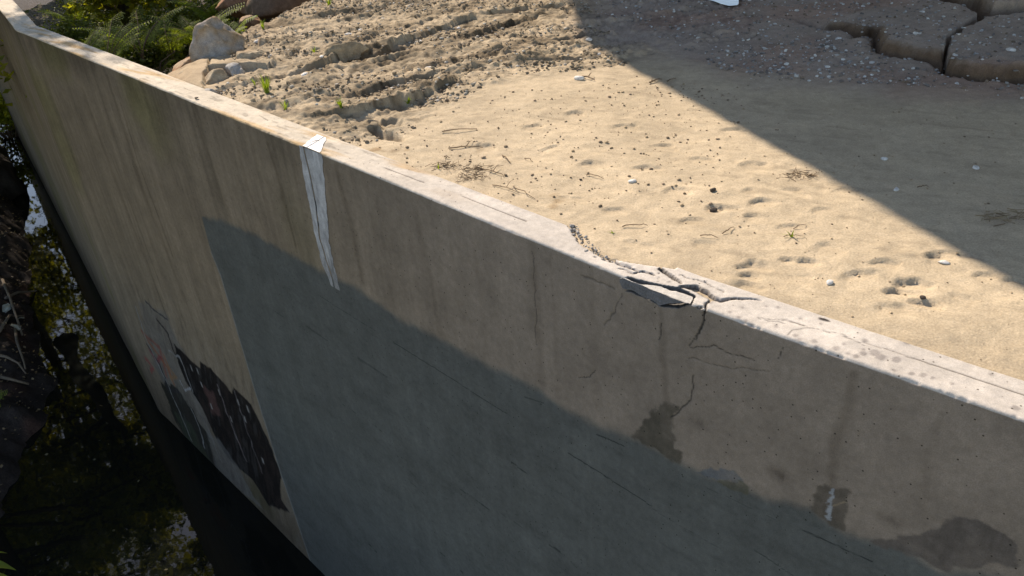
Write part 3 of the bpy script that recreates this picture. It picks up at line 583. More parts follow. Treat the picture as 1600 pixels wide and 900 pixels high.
# ravine at upper left
ED = hits([(262, 130), (268, 108), (290, 92), (330, 74), (352, 62), (372, 52), (400, 38), (440, 20), (490, -8), (560, -60), (900, -180)])
RV = list(ED)+[np.array([40., 60.]), np.array([-60., 60.]), np.array([-60., 10.]), np.array(plan(ED[0][0]*0+6.0, 0.0))*0+np.array([-9.0, 8.0])]
sdv = sdpoly(GX+0.12*fbm(GX*2, GY*2, 250, 3), GY+0.12*fbm(GX*2+4, GY*2, 251, 3), RV)
fall = sst(0.0, 1.3, -sdv)
Z += -fall*3.3 - sst(-0.05, -6, sdv)*1.5 + sst(0.1, 2.0, -sdv)*0.25*fbm(GX*1.2, GY*1.2, 252, 4)
Z -= sst(0.25, 0.0, sdv)*0.06
# keep the soil below the wall top, lapping its back edge here and there
lap = np.where(Ug < L1-1, lapf(Ug), TH)+0.012*fbm(Ug*5, Ug*0, 261, 4)
cap = np.where(Vg < lap, -0.05, 0.0); Z = np.where(Vg < lap, np.minimum(Z, -0.03), Z)
near = sst(0.5, 0.0, Vg-TH); Z = np.where((Vg >= lap) & (Vg < TH+0.5), Z*(1-near*0.8)+(-0.004+0.010*fbm(Ug*4, Vg*6, 262, 3))*near*0.8, Z) if False else np.where((Vg >= lap) & (Vg < TH+0.5), np.minimum(Z, 0.002+0.12*np.maximum(Vg-TH, 0)), Z)
# tones
sand = np.array([0.462, 0.378, 0.272]); soil = np.array([0.33, 0.265, 0.185]); dirt = np.array([0.34, 0.28, 0.24]); cutc = np.array([0.14, 0.095, 0.065])
gc = np.ones((NU, NV, 3))*sand
gc = gc*(1+0.10*fbm(GX*0.8, GY*0.8, 301, 3)+0.08*fbm(gal*2, gac*9, 303, 4)+0.07*fbm(GX*7, GY*7, 304, 4)-0.16*sst(.25, .6, fbm(gal*3, gac*14, 306, 4)))[..., None]
wet = sst(0.15, 0.6, fbm(GX*0.7+3, GY*0.7, 305, 3))*0.12; gc = gc*(1-wet[..., None])
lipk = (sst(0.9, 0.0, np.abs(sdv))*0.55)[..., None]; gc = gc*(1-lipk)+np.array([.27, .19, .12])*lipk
sc2 = sst(-0.2, 0.5, fbm(GX*2.5, GY*2.5, 307, 4))
k = (rough*(0.35+0.6*sc2))[..., None]; gc = gc*(1-k)+soil*k
dk2 = (rough*sst(0.15, 0.5, fbm(GX*9, GY*9, 309, 4)))[..., None]; gc = gc*(1-0.55*dk2)
stk = (rough*sst(0.0, 0.4, fbm(al*1.5, ac*7, 310, 4)))[..., None]; gc = gc*(1-0.35*stk)
rk = (RUTK*rough*sst(-.35, .2, fbm(GX*3, GY*3, 314, 4)))[..., None]; gc = gc*(1-rk*np.array([.38, .40, .42]))
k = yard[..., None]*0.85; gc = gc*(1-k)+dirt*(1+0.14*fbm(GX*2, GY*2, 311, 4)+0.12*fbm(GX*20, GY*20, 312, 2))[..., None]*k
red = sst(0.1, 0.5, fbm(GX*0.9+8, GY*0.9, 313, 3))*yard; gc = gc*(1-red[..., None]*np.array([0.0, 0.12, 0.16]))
k = cutm[..., None]; gc = gc*(1-k)+cutc*(1+0.3*fbm(GX*8, GY*8, 315, 3))[..., None]*k
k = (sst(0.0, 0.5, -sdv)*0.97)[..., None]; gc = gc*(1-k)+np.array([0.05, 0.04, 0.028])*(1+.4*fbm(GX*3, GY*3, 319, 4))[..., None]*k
lit = (sst(0.35, 0.7, fbm(GX*6, GY*6, 317, 4))*sst(1.1, 0.35, Vg)*sst(0.6, 1.6, Ug)*(sdv > 0))[..., None]; gc = gc*(1-lit*np.array([.35, .42, .5]))
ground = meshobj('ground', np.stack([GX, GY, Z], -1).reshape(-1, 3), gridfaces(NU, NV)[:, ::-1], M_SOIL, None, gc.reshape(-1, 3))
tag(ground, 'sunlit sandy ground with tracks, footprints and cracked earth behind the concrete wall', kind='structure')
# height lookup
_P = np.stack([GX.ravel(), GY.ravel()], -1)
from mathutils import kdtree
def uvof(x, y):
    q = np.array([x, y]); o, d, k_ = (segs[1] if (q-P1)@d1 > 0 else segs[0])
    if (q-P2)@d1 > 0 : pass
    return (q-o)@d, (q-o)@nrm(d)
def gz(x, y):                                # nearest grid vertex, by wall coordinates then a small local search
    q = np.array([x, y]); s_ = (q-P1)@d1; v_ = (q-P1)@N1
    best = None
    if s_ < 0: s_ = -((q-P1)@d0) if True else s_
    i = int(np.clip(np.searchsorted(u_ax, s_), 0, NU-1))
    for _ in range(4):
        j = int(np.argmin(np.abs(GX[i]-x)+np.abs(GY[i]-y)))
        lo, hi = max(i-60, 0), min(i+60, NU); i2 = lo+int(np.argmin((GX[lo:hi, j]-x)**2+(GY[lo:hi, j]-y)**2))
        if i2 == i: break
        i = i2
    return float(Z[i, j])
def on_ground(px, py):
    p = hit(px, py); return np.array([p[0], p[1], gz(*p)])

# ------------------------------------------------------------ creek, banks, puddle
wv = np.array([(-80, -30), (25, -30), (25, 90), (-80, 90)], float)
o = meshobj('creek_water', [(x, y, ZW) for x, y in wv], [(0, 1, 2, 3)], M_WATER); tag(o, 'still dark creek water reflecting trees at the foot of the wall', kind='structure')
# left bank: dark mud rising to the left
bx = np.concatenate([np.linspace(-60, -16, 40), np.linspace(-15.9, -4, 260)]); by = np.concatenate([np.linspace(-20, 1, 22), np.linspace(1.1, 26, 420), np.linspace(26.5, 80, 40)])
BX, BY = np.meshgrid(bx, by, indexing='ij')
bl_px = [(-40, 196), (22, 236), (30, 262), (30, 300), (48, 330), (60, 400), (62, 470), (78, 520), (95, 590), (88, 650), (55, 700), (30, 760), (22, 820), (10, 900), (-60, 1000)]
bp = hits(bl_px, ZW)
bpoly = [tuple(p) for p in bp]+[(-6, -20), (-60, -20), (-60, 80), (-26, 80), (-19, 34)]
sdb = sdpoly(BX+0.25*fbm(BX*1.5, BY*1.5, 401, 4), BY+0.25*fbm(BX*1.5+5, BY*1.5, 402, 4), bpoly)
BZ = ZW-0.5+0.75*sst(0.6, -0.8, sdb)+np.clip(-sdb, 0, 12)*0.28+sst(0.3, -0.5, sdb)*(0.16*fbm(BX*2, BY*2, 403, 5)+0.05*fbm(BX*9, BY*9, 404, 4))
bc = np.array([0.045, 0.038, 0.036])*(1+0.3*fbm(BX*2, BY*2, 405, 4))[..., None]
bc = bc*(1+sst(0.2, 0.6, fbm(BX*1.1, BY*1.1, 407, 3))[..., None]*np.array([0.8, 0.3, 0.15]))
o = meshobj('creek_bank', np.stack([BX, BY, BZ], -1).reshape(-1, 3), gridfaces(*BX.shape)[:, ::-1], M_MUD, None, bc.reshape(-1, 3)); tag(o, 'dark shaded muddy bank along the left of the creek', kind='structure')
def bz(x, y): return float(BZ[np.argmin(abs(bx-x)), np.argmin(abs(by-y))])
def bank_pt(px, py):
    z = ZW+0.2
    for _ in range(3): p = hit(px, py, z); z = bz(*p)
    return np.array([p[0], p[1], z])
# land on the far side of the water and beyond
hx = np.linspace(-160, 160, 60); hy = np.linspace(60, 300, 40); HX, HY = np.meshgrid(hx, hy, indexing='ij')
HZ = -4+sst(60, 110, HY)*6+1.5*fbm(HX*.03, HY*.03, 410, 3)
o = meshobj('terrain', np.stack([HX, HY, HZ], -1).reshape(-1, 3), gridfaces(60, 40)[:, ::-1], M_SOIL, None, np.ones((2400, 3))*np.array([.1, .1, .05])); tag(o, kind='structure')
pc_ = on_ground(1133, 0); pr = []
for i in range(28):
    a = i/28*2*math.pi; r_ = 0.22*(1+0.2*math.sin(3*a)+0.1*random.random()); pr.append((pc_[0]+0.9*r_*math.cos(a), pc_[1]+0.9*r_*math.sin(a)*1.6, pc_[2]+0.03))
o = meshobj('puddle', [(pc_[0], pc_[1], pc_[2]+0.03)]+pr, [(0, 1+i, 1+(i+1) % 28) for i in range(28)], M_PUDDLE); tag(o, 'small puddle reflecting blue sky in the shaded yard', kind='structure')

# ------------------------------------------------------------ unseen overhead slab, added to throw the big shadow (above and ahead of the camera)
e1, e2 = hit(1600, 427), hit(1050, 123); ec = hit(966, 82); e3 = hit(922, -4)
q = np.array([S.x, S.y])/S.z; HD = 8.2
def lift(p, z): return np.array([p[0]+q[0]*z, p[1]+q[1]*z, z])
da = (ec-e1)/np.linalg.norm(ec-e1); db = (e3-ec)/np.linalg.norm(e3-ec)
c1 = ec-da*26; c2 = ec; c3 = ec+db*16
caster_deck = empty('overhead_shadow_caster', (*(lift(ec, HD)[:2]), 0)); tag(caster_deck, 'unseen concrete slab on piers added high above the yard to throw the wide shadow', 'shadow_caster')
DL = np.array(caster_deck.location)
inn = np.array([da[1], -da[0]]); inn = inn if inn@(hit(1500, 100)-e1) > 0 else -inn
outer = [c1, c2, c3, c3+inn*16, c1+inn*14]
def prism(name, pts, z0, z1, mat, parent):
    n = len(pts); v = [(p[0]-DL[0], p[1]-DL[1], z0) for p in pts]+[(p[0]-DL[0], p[1]-DL[1], z1) for p in pts]
    f = [tuple(range(n))[::-1], tuple(range(n, 2*n))]+[(i, (i+1) % n, n+(i+1) % n, n+i) for i in range(n)]
    return meshobj(name, v, f, mat, parent, smooth=False)
pl = [lift(p, HD)[:2] for p in outer]
prism('caster_deck', pl, HD-0.5, HD-0.02, M_DECK, caster_deck)
def strip(a, b, w_, z0, z1, nm):
    d = (b-a)/np.linalg.norm(b-a); n = np.array([-d[1], d[0]]); n = n if n@inn > 0 else -n
    prism(nm, [a+n*0.02, b+n*0.02, b+n*w_, a+n*w_], z0, z1, M_DECK, caster_deck)
strip(pl[0], pl[1], 0.3, HD-0.01, HD+0.75, 'caster_parapet')
for k_ in (0.06, 0.35):
    strip(pl[0]+inn*(1+k_*20), pl[1]+inn*(1+k_*20), 0.5, HD-1.2, HD-0.51, 'caster_girder')
mb = MB()
for f_ in (0.15, 0.6):
    for w_ in (3, 10):
        p = pl[0]*(1-f_)+pl[1]*f_+inn*w_
        if p[1] > 12 or abs(p[0]) > 13 or True:
            m_ = MB(); m_.tube([(p[0]-DL[0], p[1]-DL[1], -1), (p[0]-DL[0], p[1]-DL[1], HD-1.21)], 0.5, 20)
            # piers only where they stand out of the photo's view
            zc = (M.inverted() @ Vector((p[0], p[1], 0))); 
            px_ = CX+FPX*zc.x/-zc.z if zc.z < 0 else -9e9; py_ = CY-FPX*zc.y/-zc.z if zc.z < 0 else -9e9
            if not (-250 < px_ < 1900 and -150 < py_ < 1000): m_.build('caster_pier', M_DECK, caster_deck, smooth=True)

# ------------------------------------------------------------ stones, clods, chips
def rockmesh(name, r, seed, mat, tone, parent=None, loc=(0, 0, 0), sub=4, cuts_=10, amp=0.12):
    import bmesh
    bm = bmesh.new(); bmesh.ops.create_icosphere(bm, subdivisions=sub, radius=1.0)
    rg = random.Random(seed); pl_ = []
    for i in range(cuts_):
        n = Vector((rg.gauss(0, 1), rg.gauss(0, 1), rg.gauss(0, 1))).normalized(); pl_.append((n, rg.uniform(0.45, 0.85)))
    co = np.array([v.co[:] for v in bm.verts])
    for n, d in pl_:
        nn = np.array(n); dp_ = co@nn; ex = np.maximum(dp_-d, 0); co -= ex[:, None]*nn*0.92
    nz = fbm(co[:, 0]*2.2+seed, co[:, 1]*2.2+co[:, 2]*1.7, seed, 5); nz2 = fbm(co[:, 0]*9+seed, co[:, 1]*9+co[:, 2]*7, seed+3, 3)
    co *= (1+amp*nz+0.03*nz2)[:, None]
    co *= np.array(r)
    f = [tuple(v.index for v in fa.verts) for fa in bm.faces]; bm.free()
    t1, t2 = np.array(tone[0]), np.array(tone[1]); k_ = sst(-0.3, 0.4, nz)[:, None]
    return meshobj(name, co, f, mat, parent, t1*(1-k_)+t2*k_, loc=loc)
GRY = ((0.33, 0.33, 0.34), (0.42, 0.39, 0.35)); RED = ((0.30, 0.17, 0.10), (0.36, 0.27, 0.19)); TAN = ((0.40, 0.33, 0.24), (0.32, 0.24, 0.16))
def boulder(px, py, z, r, seed, tone, label, rot=0, dz=0.0, tilt=(0, 0), **kw):
    p = hit(px, py, z); o = rockmesh('boulder', r, seed, M_STONE, tone, None, (p[0], p[1], z+dz), **kw); o.rotation_euler = (tilt[0], tilt[1], rot)
    return tag(o, label, 'boulder', 'rocks along the edge of the bank')
boulder(343, 88, -0.05, (0.33, 0.30, 0.36), 27, ((0.27, 0.255, 0.24), (0.30, 0.21, 0.12)), 'largest pale grey pointed boulder standing on the bank edge behind the wall', 0.4, 0.10, (0.10, 0.25), amp=0.3, cuts_=7)
boulder(287, 108, -0.15, (0.30, 0.24, 0.20), 9, RED, 'reddish brown boulder wedged between the wall and the pale boulder', 0.6, -0.05)
boulder(300, 122, -0.1, (0.20, 0.14, 0.10), 12, TAN, 'small buff rock lying right against the back of the wall below the pale boulder', 0.2, 0.0)
boulder(372, 10, -1.0, (0.5, 0.4, 0.35), 14, ((0.28, 0.15, 0.09), (0.33, 0.22, 0.15)), 'orange brown rock in the ravine just beyond the pale boulder', 0.2, 0.0)
boulder(432, 4, -1.0, (0.8, 0.6, 0.5), 17, ((0.20, 0.13, 0.09), (0.27, 0.19, 0.13)), 'broad dark brown rock at the top of the ravine', 0.9, 0.0)
boulder(392, 34, -0.9, (0.22, 0.2, 0.14), 19, RED, 'small round reddish rock half in shade in the ravine', 0.4, 0.0)
boulder(335, 125, -0.05, (0.24, 0.18, 0.13), 23, TAN, 'tan earth-crusted rock at the foot of the pale boulder', 1.1, -0.02)
boulder(392, 92, -0.05, (0.20, 0.15, 0.12), 31, TAN, 'buff clod-like rock just right of the pale boulder', 0.7, 0.02, amp=.3)
boulder(368, 112, -0.05, (0.17, 0.13, 0.10), 33, GRY, 'small grey rock below the right side of the pale boulder', 1.7, 0.0, amp=.3)
boulder(410, 72, -0.05, (0.16, 0.13, 0.10), 35, TAN, 'small tan rock on the bank lip right of the ravine', 2.7, 0.0, amp=.3)
boulder(322, 148, -0.05, (0.15, 0.10, 0.06), 37, GRY, 'flat pale rock touching the wall top left of the grass tuft', 0.1, 0.0, amp=.3)
boulder(540, 82, 0.02, (0.34, 0.22, 0.15), 39, ((.25, .20, .14), (.32, .26, .18)), 'large earth-coloured lump in the middle of the churned strip', 0.5, -0.02, amp=.35)
# pale chips and litter: countable
chips = [(988, 284, .035), (1297, 441, .03), (1475, 408, .034), (920, 66, .05), (935, 85, .04), (1400, 296, .03), (1525, 262, .034), (1382, 249, .03), (612, 135, .045), (545, 52, .06), (563, 45, .04), (655, 60, .06), (1440, 27, .035), (1362, 97, .035), (405, 65, .07), (478, 117, .06), (505, 98, .04), (905, 124, .06), (475, 117, .05), (1575, 96, .05), (1427, 107, .03), (1245, 15, .04), (1310, 60, .05), (1428, 68, .04), (598, 30, .045), (716, 38, .04), (670, 107, .045)]
where = ['on the sand straight below the churned strip', 'in the sunlit sand nearest the broken wall top', 'on the sand close under the shadow edge at right', 'on the clods near the top of the shadow edge', 'on the clods just below the brighter chip near the shadow edge', 'alone in the shaded sand at right', 'highest in the smooth shaded sand at right', 'small, in the shade just above the shadow edge',
         'white, in the churned soil above the grass seedling', 'large, on the upper churned soil beside its twin', 'right hand of the two on the upper churned soil', 'in the track groove at the middle of the churned strip', 'near the far crack at top right', 'by the mouth of the wide crack', 'beside the pale boulder on the bank', 'beside the clod heap above the grass tuft', 'behind the clod heap in the churned soil', 'flat, in the sand below the clods', 'lower of the pair by the clod heap', 'long, lying on the lip of the wide crack at far right', 'just below the wide crack', 'at the very top of the shaded yard', 'bluish, in the gravel left of the crack', 'lying on the raised slab above the crack', 'highest in the churned soil', 'in the churned soil near the top edge', 'reddish side up among the clods']
for i, (px, py, r_) in enumerate(chips):
    p = on_ground(px, py); o = rockmesh('stone_chip', (r_, r_*0.7, r_*0.4), 40+i, M_STONE, ((0.62, 0.61, 0.60), (0.72, 0.71, 0.69)), None, (p[0], p[1], p[2]+r_*0.2), sub=2, cuts_=6); o.rotation_euler = (0, 0, random.uniform(0, 6))
    tag(o, 'pale stone chip ' + where[i], 'stone', 'pale stone chips scattered on the ground')
frs = [(1113, 300, 'upper of two dark square fragments in the sand'), (1115, 328, 'lower of two dark square fragments in the sand'), (1442, 464, 'dark fragment casting a shadow on the sand near the wall'), (960, 415, 'dark crumb on the sand behind the broken wall top'), (907, 280, 'dark crumb on the sand left of the white chip')]
for i, (px, py, lb) in enumerate(frs):
    p = on_ground(px, py); r_ = (.026, .028, .018, .012, .014)[i]; o = rockmesh('dark_fragment', (r_, r_*0.8, r_*0.7), 90+i, M_BRICK, ((.1, .1, .1),)*2, None, (p[0], p[1], p[2]+r_*0.4), sub=2, cuts_=7)
    tag(o, lb, 'fragment')
p = hit(307, 155); o = rockmesh('stone_chip', (.03, .022, .012), 120, M_BRICK, ((.1, .1, .1),)*2, None, (p[0], p[1], .012), sub=2); tag(o, 'tiny dark stone lying alone on the wall top at left', 'stone')
# rubble crumbs in the crumbled back edge of the wall
cv = []; cf = []
import bmesh as _bm
_b = _bm.new(); _bm.ops.create_icosphere(_b, subdivisions=1, radius=1.0); ICO = np.array([v.co[:] for v in _b.verts]); ICF = np.array([[v.index for v in f.verts] for f in _b.faces]); _b.free()
def scatter(pts, rad, flat=0.6, jit=0.3, seed=1):
    rg = np.random.default_rng(seed); n = len(pts); k_ = len(ICO)
    co = ICO[None]*(1+rg.uniform(-jit, jit, (n, k_, 1))); co = co*rad[:, None, None]*rg.uniform(0.6, 1.2, (n, 1, 3)); co[..., 2] *= flat
    a = rg.uniform(0, 6.28, n); c_, s_ = np.cos(a)[:, None], np.sin(a)[:, None]; x = co[..., 0]*c_-co[..., 1]*s_; y = co[..., 0]*s_+co[..., 1]*c_
    co = np.stack([x, y, co[..., 2]], -1)+pts[:, None]; return co.reshape(-1, 3), (ICF[None]+np.arange(n)[:, None, None]*k_).reshape(-1, 3)
def gscatter(name, n, polypx, rlo, rhi, tones, label, cat_mask=None, seed=1, power=3, lift_=0.3, dens=None):
    rg = np.random.default_rng(seed); poly = hits(polypx); mn, mx = poly.min(0), poly.max(0); pts = []
    i = rg.integers(0, NU, n*90); j = rg.integers(0, NV, n*90)
    # area weighting by cell size
    du = np.gradient(u_ax)[i]; dv = np.gradient(v_ax)[j]; ar = du*dv; ar = np.where(ar > 0.002, 0, ar); keep = rg.random(len(i)) < ar/ar.max()
    x = GX[i, j]; y = GY[i, j]; keep &= inpoly(x, y, poly) & (Vg[i, j] > TH+0.02)
    if dens is not None: keep &= rg.random(len(i)) < dens(x, y)
    i, j = i[keep][:n], j[keep][:n]; print(name, len(i))
    rad = rlo+(rhi-rlo)*rg.random(len(i))**power
    P = np.stack([GX[i, j]+rg.uniform(-.02, .02, len(i)), GY[i, j]+rg.uniform(-.02, .02, len(i)), Z[i, j]+rad*lift_], -1)
    co, f = scatter(P, rad, seed=seed); t_ = np.array(tones)[rg.integers(0, len(tones), len(i))]*rg.uniform(.75, 1.2, (len(i), 1))
    o = meshobj(name, co, f, M_SOIL, None, np.repeat(t_, len(ICO), 0), smooth=False); tag(o, label, kind='stuff'); return o
RGP = [(322, 172), (430, 205), (560, 225), (640, 205), (700, 165), (800, 118), (900, 112), (985, 98), (960, 60), (922, 0), (915, -30), (480, -30), (360, 60)]
clodd = lambda x, y: sst(-0.2, 0.35, fbm(x*1.1+ac_of(x, y)*1.6, y*1.1, 501, 4))*0.95+0.05
def ac_of(x, y): return -x*dd[1]+y*dd[0]
gscatter('clods', 12000, RGP, 0.003, 0.027, [(.30, .24, .17), (.25, .20, .145), (.19, .155, .12), (.34, .28, .20), (.44, .41, .36)], 'loose clods and grit strewn over the churned strip of soil', seed=3, dens=clodd)
gscatter('gravel', 7500, [(930, 20), (1180, 120), (1330, 130), (1480, 140), (1640, 160), (1700, 60), (1700, -60), (920, -60)], 0.004, 0.024, [(.26, .24, .22), (.20, .18, .17), (.36, .35, .34), (.62, .62, .6), (.22, .17, .13), (.5, .5, .5)], 'loose gravel and pale grit over the shaded yard', seed=4)
gscatter('sand_crumbs', 1100, [(600, 240), (1000, 110), (1300, 150), (1640, 200), (1640, 600), (900, 360)], 0.002, 0.011, [(.40, .31, .21), (.36, .28, .19), (.24, .185, .13)], 'small crumbs of soil lying on the smooth sand', seed=5, power=4)
gscatter('sand_crumbs', 900, [(560, 215), (760, 150), (1000, 120), (1180, 150), (1120, 330), (800, 320), (640, 260)], 0.004, 0.018, [(.36, .28, .19), (.25, .19, .14), (.2, .155, .11)], 'darker crumbs of soil below the churned strip', seed=6, power=3)
gscatter('gravel', 3200, [(1090, 95), (1180, 70), (1300, 55), (1400, 95), (1480, 135), (1330, 130), (1180, 125)], 0.005, 0.026, [(.20, .18, .17), (.36, .35, .34), (.58, .58, .57), (.26, .22, .19)], 'denser band of pale and dark grit left of the wide crack', seed=14, power=2.2)
# rubble in the crumbled back edge
rg = np.random.default_rng(8); pts = []; rd = []
for i in range(80):
    k_ = rg.random()**1.5; s_ = bk[0][0]*(1-k_)+bk[-2][0]*k_; t_ = np.interp(-s_, [-b[0] for b in bk], [b[1] for b in bk])+rg.normal(0, 0.02); x, y = plan(s_, t_)
    pts.append((float(x), float(y), -0.012+rg.uniform(0, 0.014))); rd.append(0.004+0.014*rg.random()**2.5)
co, f = scatter(np.array(pts), np.array(rd), 0.8, seed=9); o = meshobj('rubble', co, f, M_CONC, None, np.repeat(np.array([.44, .42, .40])*rg.uniform(.4, 1.05, (80, 1)), len(ICO), 0), smooth=False)
tag(o, 'crumbled concrete rubble at the back edge of the wall by the break', kind='stuff')

# twigs and stalks
def twig(px0, py0, px1, py1, r_, label, lift_=0.012, mat=M_TWIG, fork=False, top=False):
    a, b = on_ground(px0, py0), on_ground(px1, py1)
    if top: a[2] = b[2] = 0.006
    m_ = MB(); n = 6; pts = []
    for i in range(n+1):
        k_ = i/n; pts.append((a*(1-k_)+b*k_) + np.array([random.gauss(0, .006), random.gauss(0, .006), lift_*(0.3+math.sin(k_*3.1))+r_]))
    m_.tube(pts, [r_*(1-0.5*i/n) for i in range(n+1)], 5)
    if fork: q_ = pts[3]; m_.tube([q_, q_+np.array([.03, .05, .02]), q_+np.array([.05, .09, .01])], [r_*.7, r_*.5, r_*.3], 5)
    return tag(m_.build('twig', mat), label, 'twig', 'twigs lying on the sand')
TW = [(702, 232, 755, 228, .006, 'thick brown twig lying level on the sand above the wall at left'), (784, 241, 797, 254, .006, 'short dark twig slanting on the sand above the wall'), (973, 353, 1011, 351, .004, 'thin twig flat on the sand above the broken wall top'), (1093, 370, 1119, 372, .004, 'thin curved stalk on the sand above the footprints'), (692, 245, 702, 247, .005, 'short twig below the thick brown twig'),
      (752, 262, 790, 275, .005, 'twig with root fibres along the back of the wall'), (770, 288, 812, 300, .004, 'long wispy stalk beside the back of the wall'), (800, 290, 835, 310, .004, 'right hand wispy stalk beside the back of the wall'), (1130, 367, 1145, 356, .004, 'pale-tipped short twig right of the footprint'), (915, 272, 945, 279, .004, 'thin twig right of the dark crumb in the sand'),
      (910, 121, 930, 127, .009, 'dark stick below the clods near the shadow'), (1015, 130, 1036, 124, .008, 'left of two sticks beside the shadow edge'), (1042, 128, 1056, 123, .007, 'right of two sticks touching the shadow edge'), (820, 246, 832, 252, .004, 'tiny twig on the sand left of the thin twig'), (690, 207, 745, 204, .006, 'long dry stalk in the sand below the churned strip'), (1225, 371, 1256, 369, .003, 'stalk by the small green seedling'), (1435, 295, 1450, 292, .004, 'small twig in the shaded sand'),
      (1240, 356, 1262, 352, .003, 'short stalk above the small green seedling'), (500, 222, 484, 226, .003, 'thin stalk on the white filler on the wall top')]
for i, (a, b, c, d, r_, lb) in enumerate(TW):
    twig(a, b, c, d, r_, lb, fork=i in (0, 5, 6, 10), top=i == 18)
p = on_ground(1571, 341); m_ = MB(); rg2 = random.Random(5)
for i in range(60):
    q_ = p+np.array([rg2.gauss(0, .10), rg2.gauss(0, .03), rg2.uniform(0, .03)]); a = rg2.uniform(0, 6.28); l_ = rg2.uniform(.03, .08); m_.tube([q_, q_+np.array([math.cos(a)*l_, math.sin(a)*l_*.5, rg2.uniform(-.01, .02)])], .003, 4)
tag(m_.build('dead_grass_clump', M_DRY), 'reddish brown clump of dead stalks on the shaded sand at far right', 'plant')
for px, py, lb, n_ in ((745, 262, 'matted root fibres in the sand by the back of the wall', 70), (1245, 300, 'x', 0), (700, 258, 'straw-like dry roots left of the matted root fibres', 60), (735, 275, 'yellowish straw clump touching the back of the wall', 60), (1250, 275, 'broken dry tuft in the sand below the shadow edge', 70)):
    if not n_: continue
    p = on_ground(px, py); m_ = MB()
    for i in range(n_):
        q_ = p+np.array([rg2.gauss(0, .07), rg2.gauss(0, .035), rg2.uniform(0, .012)]); a = rg2.uniform(0, 6.28); l_ = rg2.uniform(.02, .07); m_.tube([q_, q_+np.array([math.cos(a)*l_, math.sin(a)*l_, rg2.uniform(-.005, .02)])], .0018, 4)
    tag(m_.build('dry_tuft', M_TWIG), lb, 'plant')
# green tufts and seedlings
def tuft(px, py, h_, n_, label, wd=.006, spread=.5):
    p = on_ground(px, py); v = []; f = []; rg_ = random.Random(int(px))
    for i in range(n_):
        a = rg_.uniform(0, 6.28); ln = h_*rg_.uniform(.5, 1.1); b_ = Vector((math.cos(a), math.sin(a), 0)); sd_ = Vector((-b_.y, b_.x, 0))*wd*rg_.uniform(.6, 1.2); o_ = b_*rg_.uniform(0, h_*.12); lean = spread*rg_.uniform(.3, 1.3)
        for k_ in range(5):
            t_ = k_/4; c_ = o_+b_*ln*lean*t_**1.7+Vector((0, 0, ln*(t_-0.25*lean*t_*t_))); w_ = sd_*(1-t_**1.5+0.05); v += [tuple(c_+w_), tuple(c_-w_)]
        b0 = len(v)-10; f += [(b0+2*k_, b0+2*k_+1, b0+2*k_+3, b0+2*k_+2) for k_ in range(4)]
    o = meshobj('grass_tuft', v, f, M_GRASS, None, loc=(p[0], p[1], p[2]-.005)); return tag(o, label, 'grass', 'green tufts on the soil')
tuft(417, 143, .20, 34, 'largest bright green grass tuft on the churned soil behind the wall', .008)
tuft(446, 168, .12, 14, 'thin grass tuft between the largest tuft and the wall top', .006)
tuft(534, 172, .11, 24, 'low yellow-green tuft near the wall above the white joint', .008, .9)
tuft(637, 157, .09, 12, 'small green sprig at the lower edge of the churned soil', .009, .9)
tuft(1237, 369, .055, 8, 'tiny green seedling alone on the sunlit sand', .006, 1.1)
tuft(515, 12, .16, 18, 'green tuft highest on the churned bank', .009)
tuft(412, 48, .14, 14, 'green tuft on the bank edge beside the ravine', .008)
tuft(490, 76, .10, 14, 'faint greenish tuft in the upper churned soil', .007, .9)
tuft(397, 128, .12, 10, 'dry stalky tuft left of the largest tuft', .004)
tuft(957, 363, .022, 8, 'minute yellowish sprout behind the broken wall top', .005, 1.2)
tuft(685, 262, .06, 8, 'sparse green blades against the back of the wall', .003)

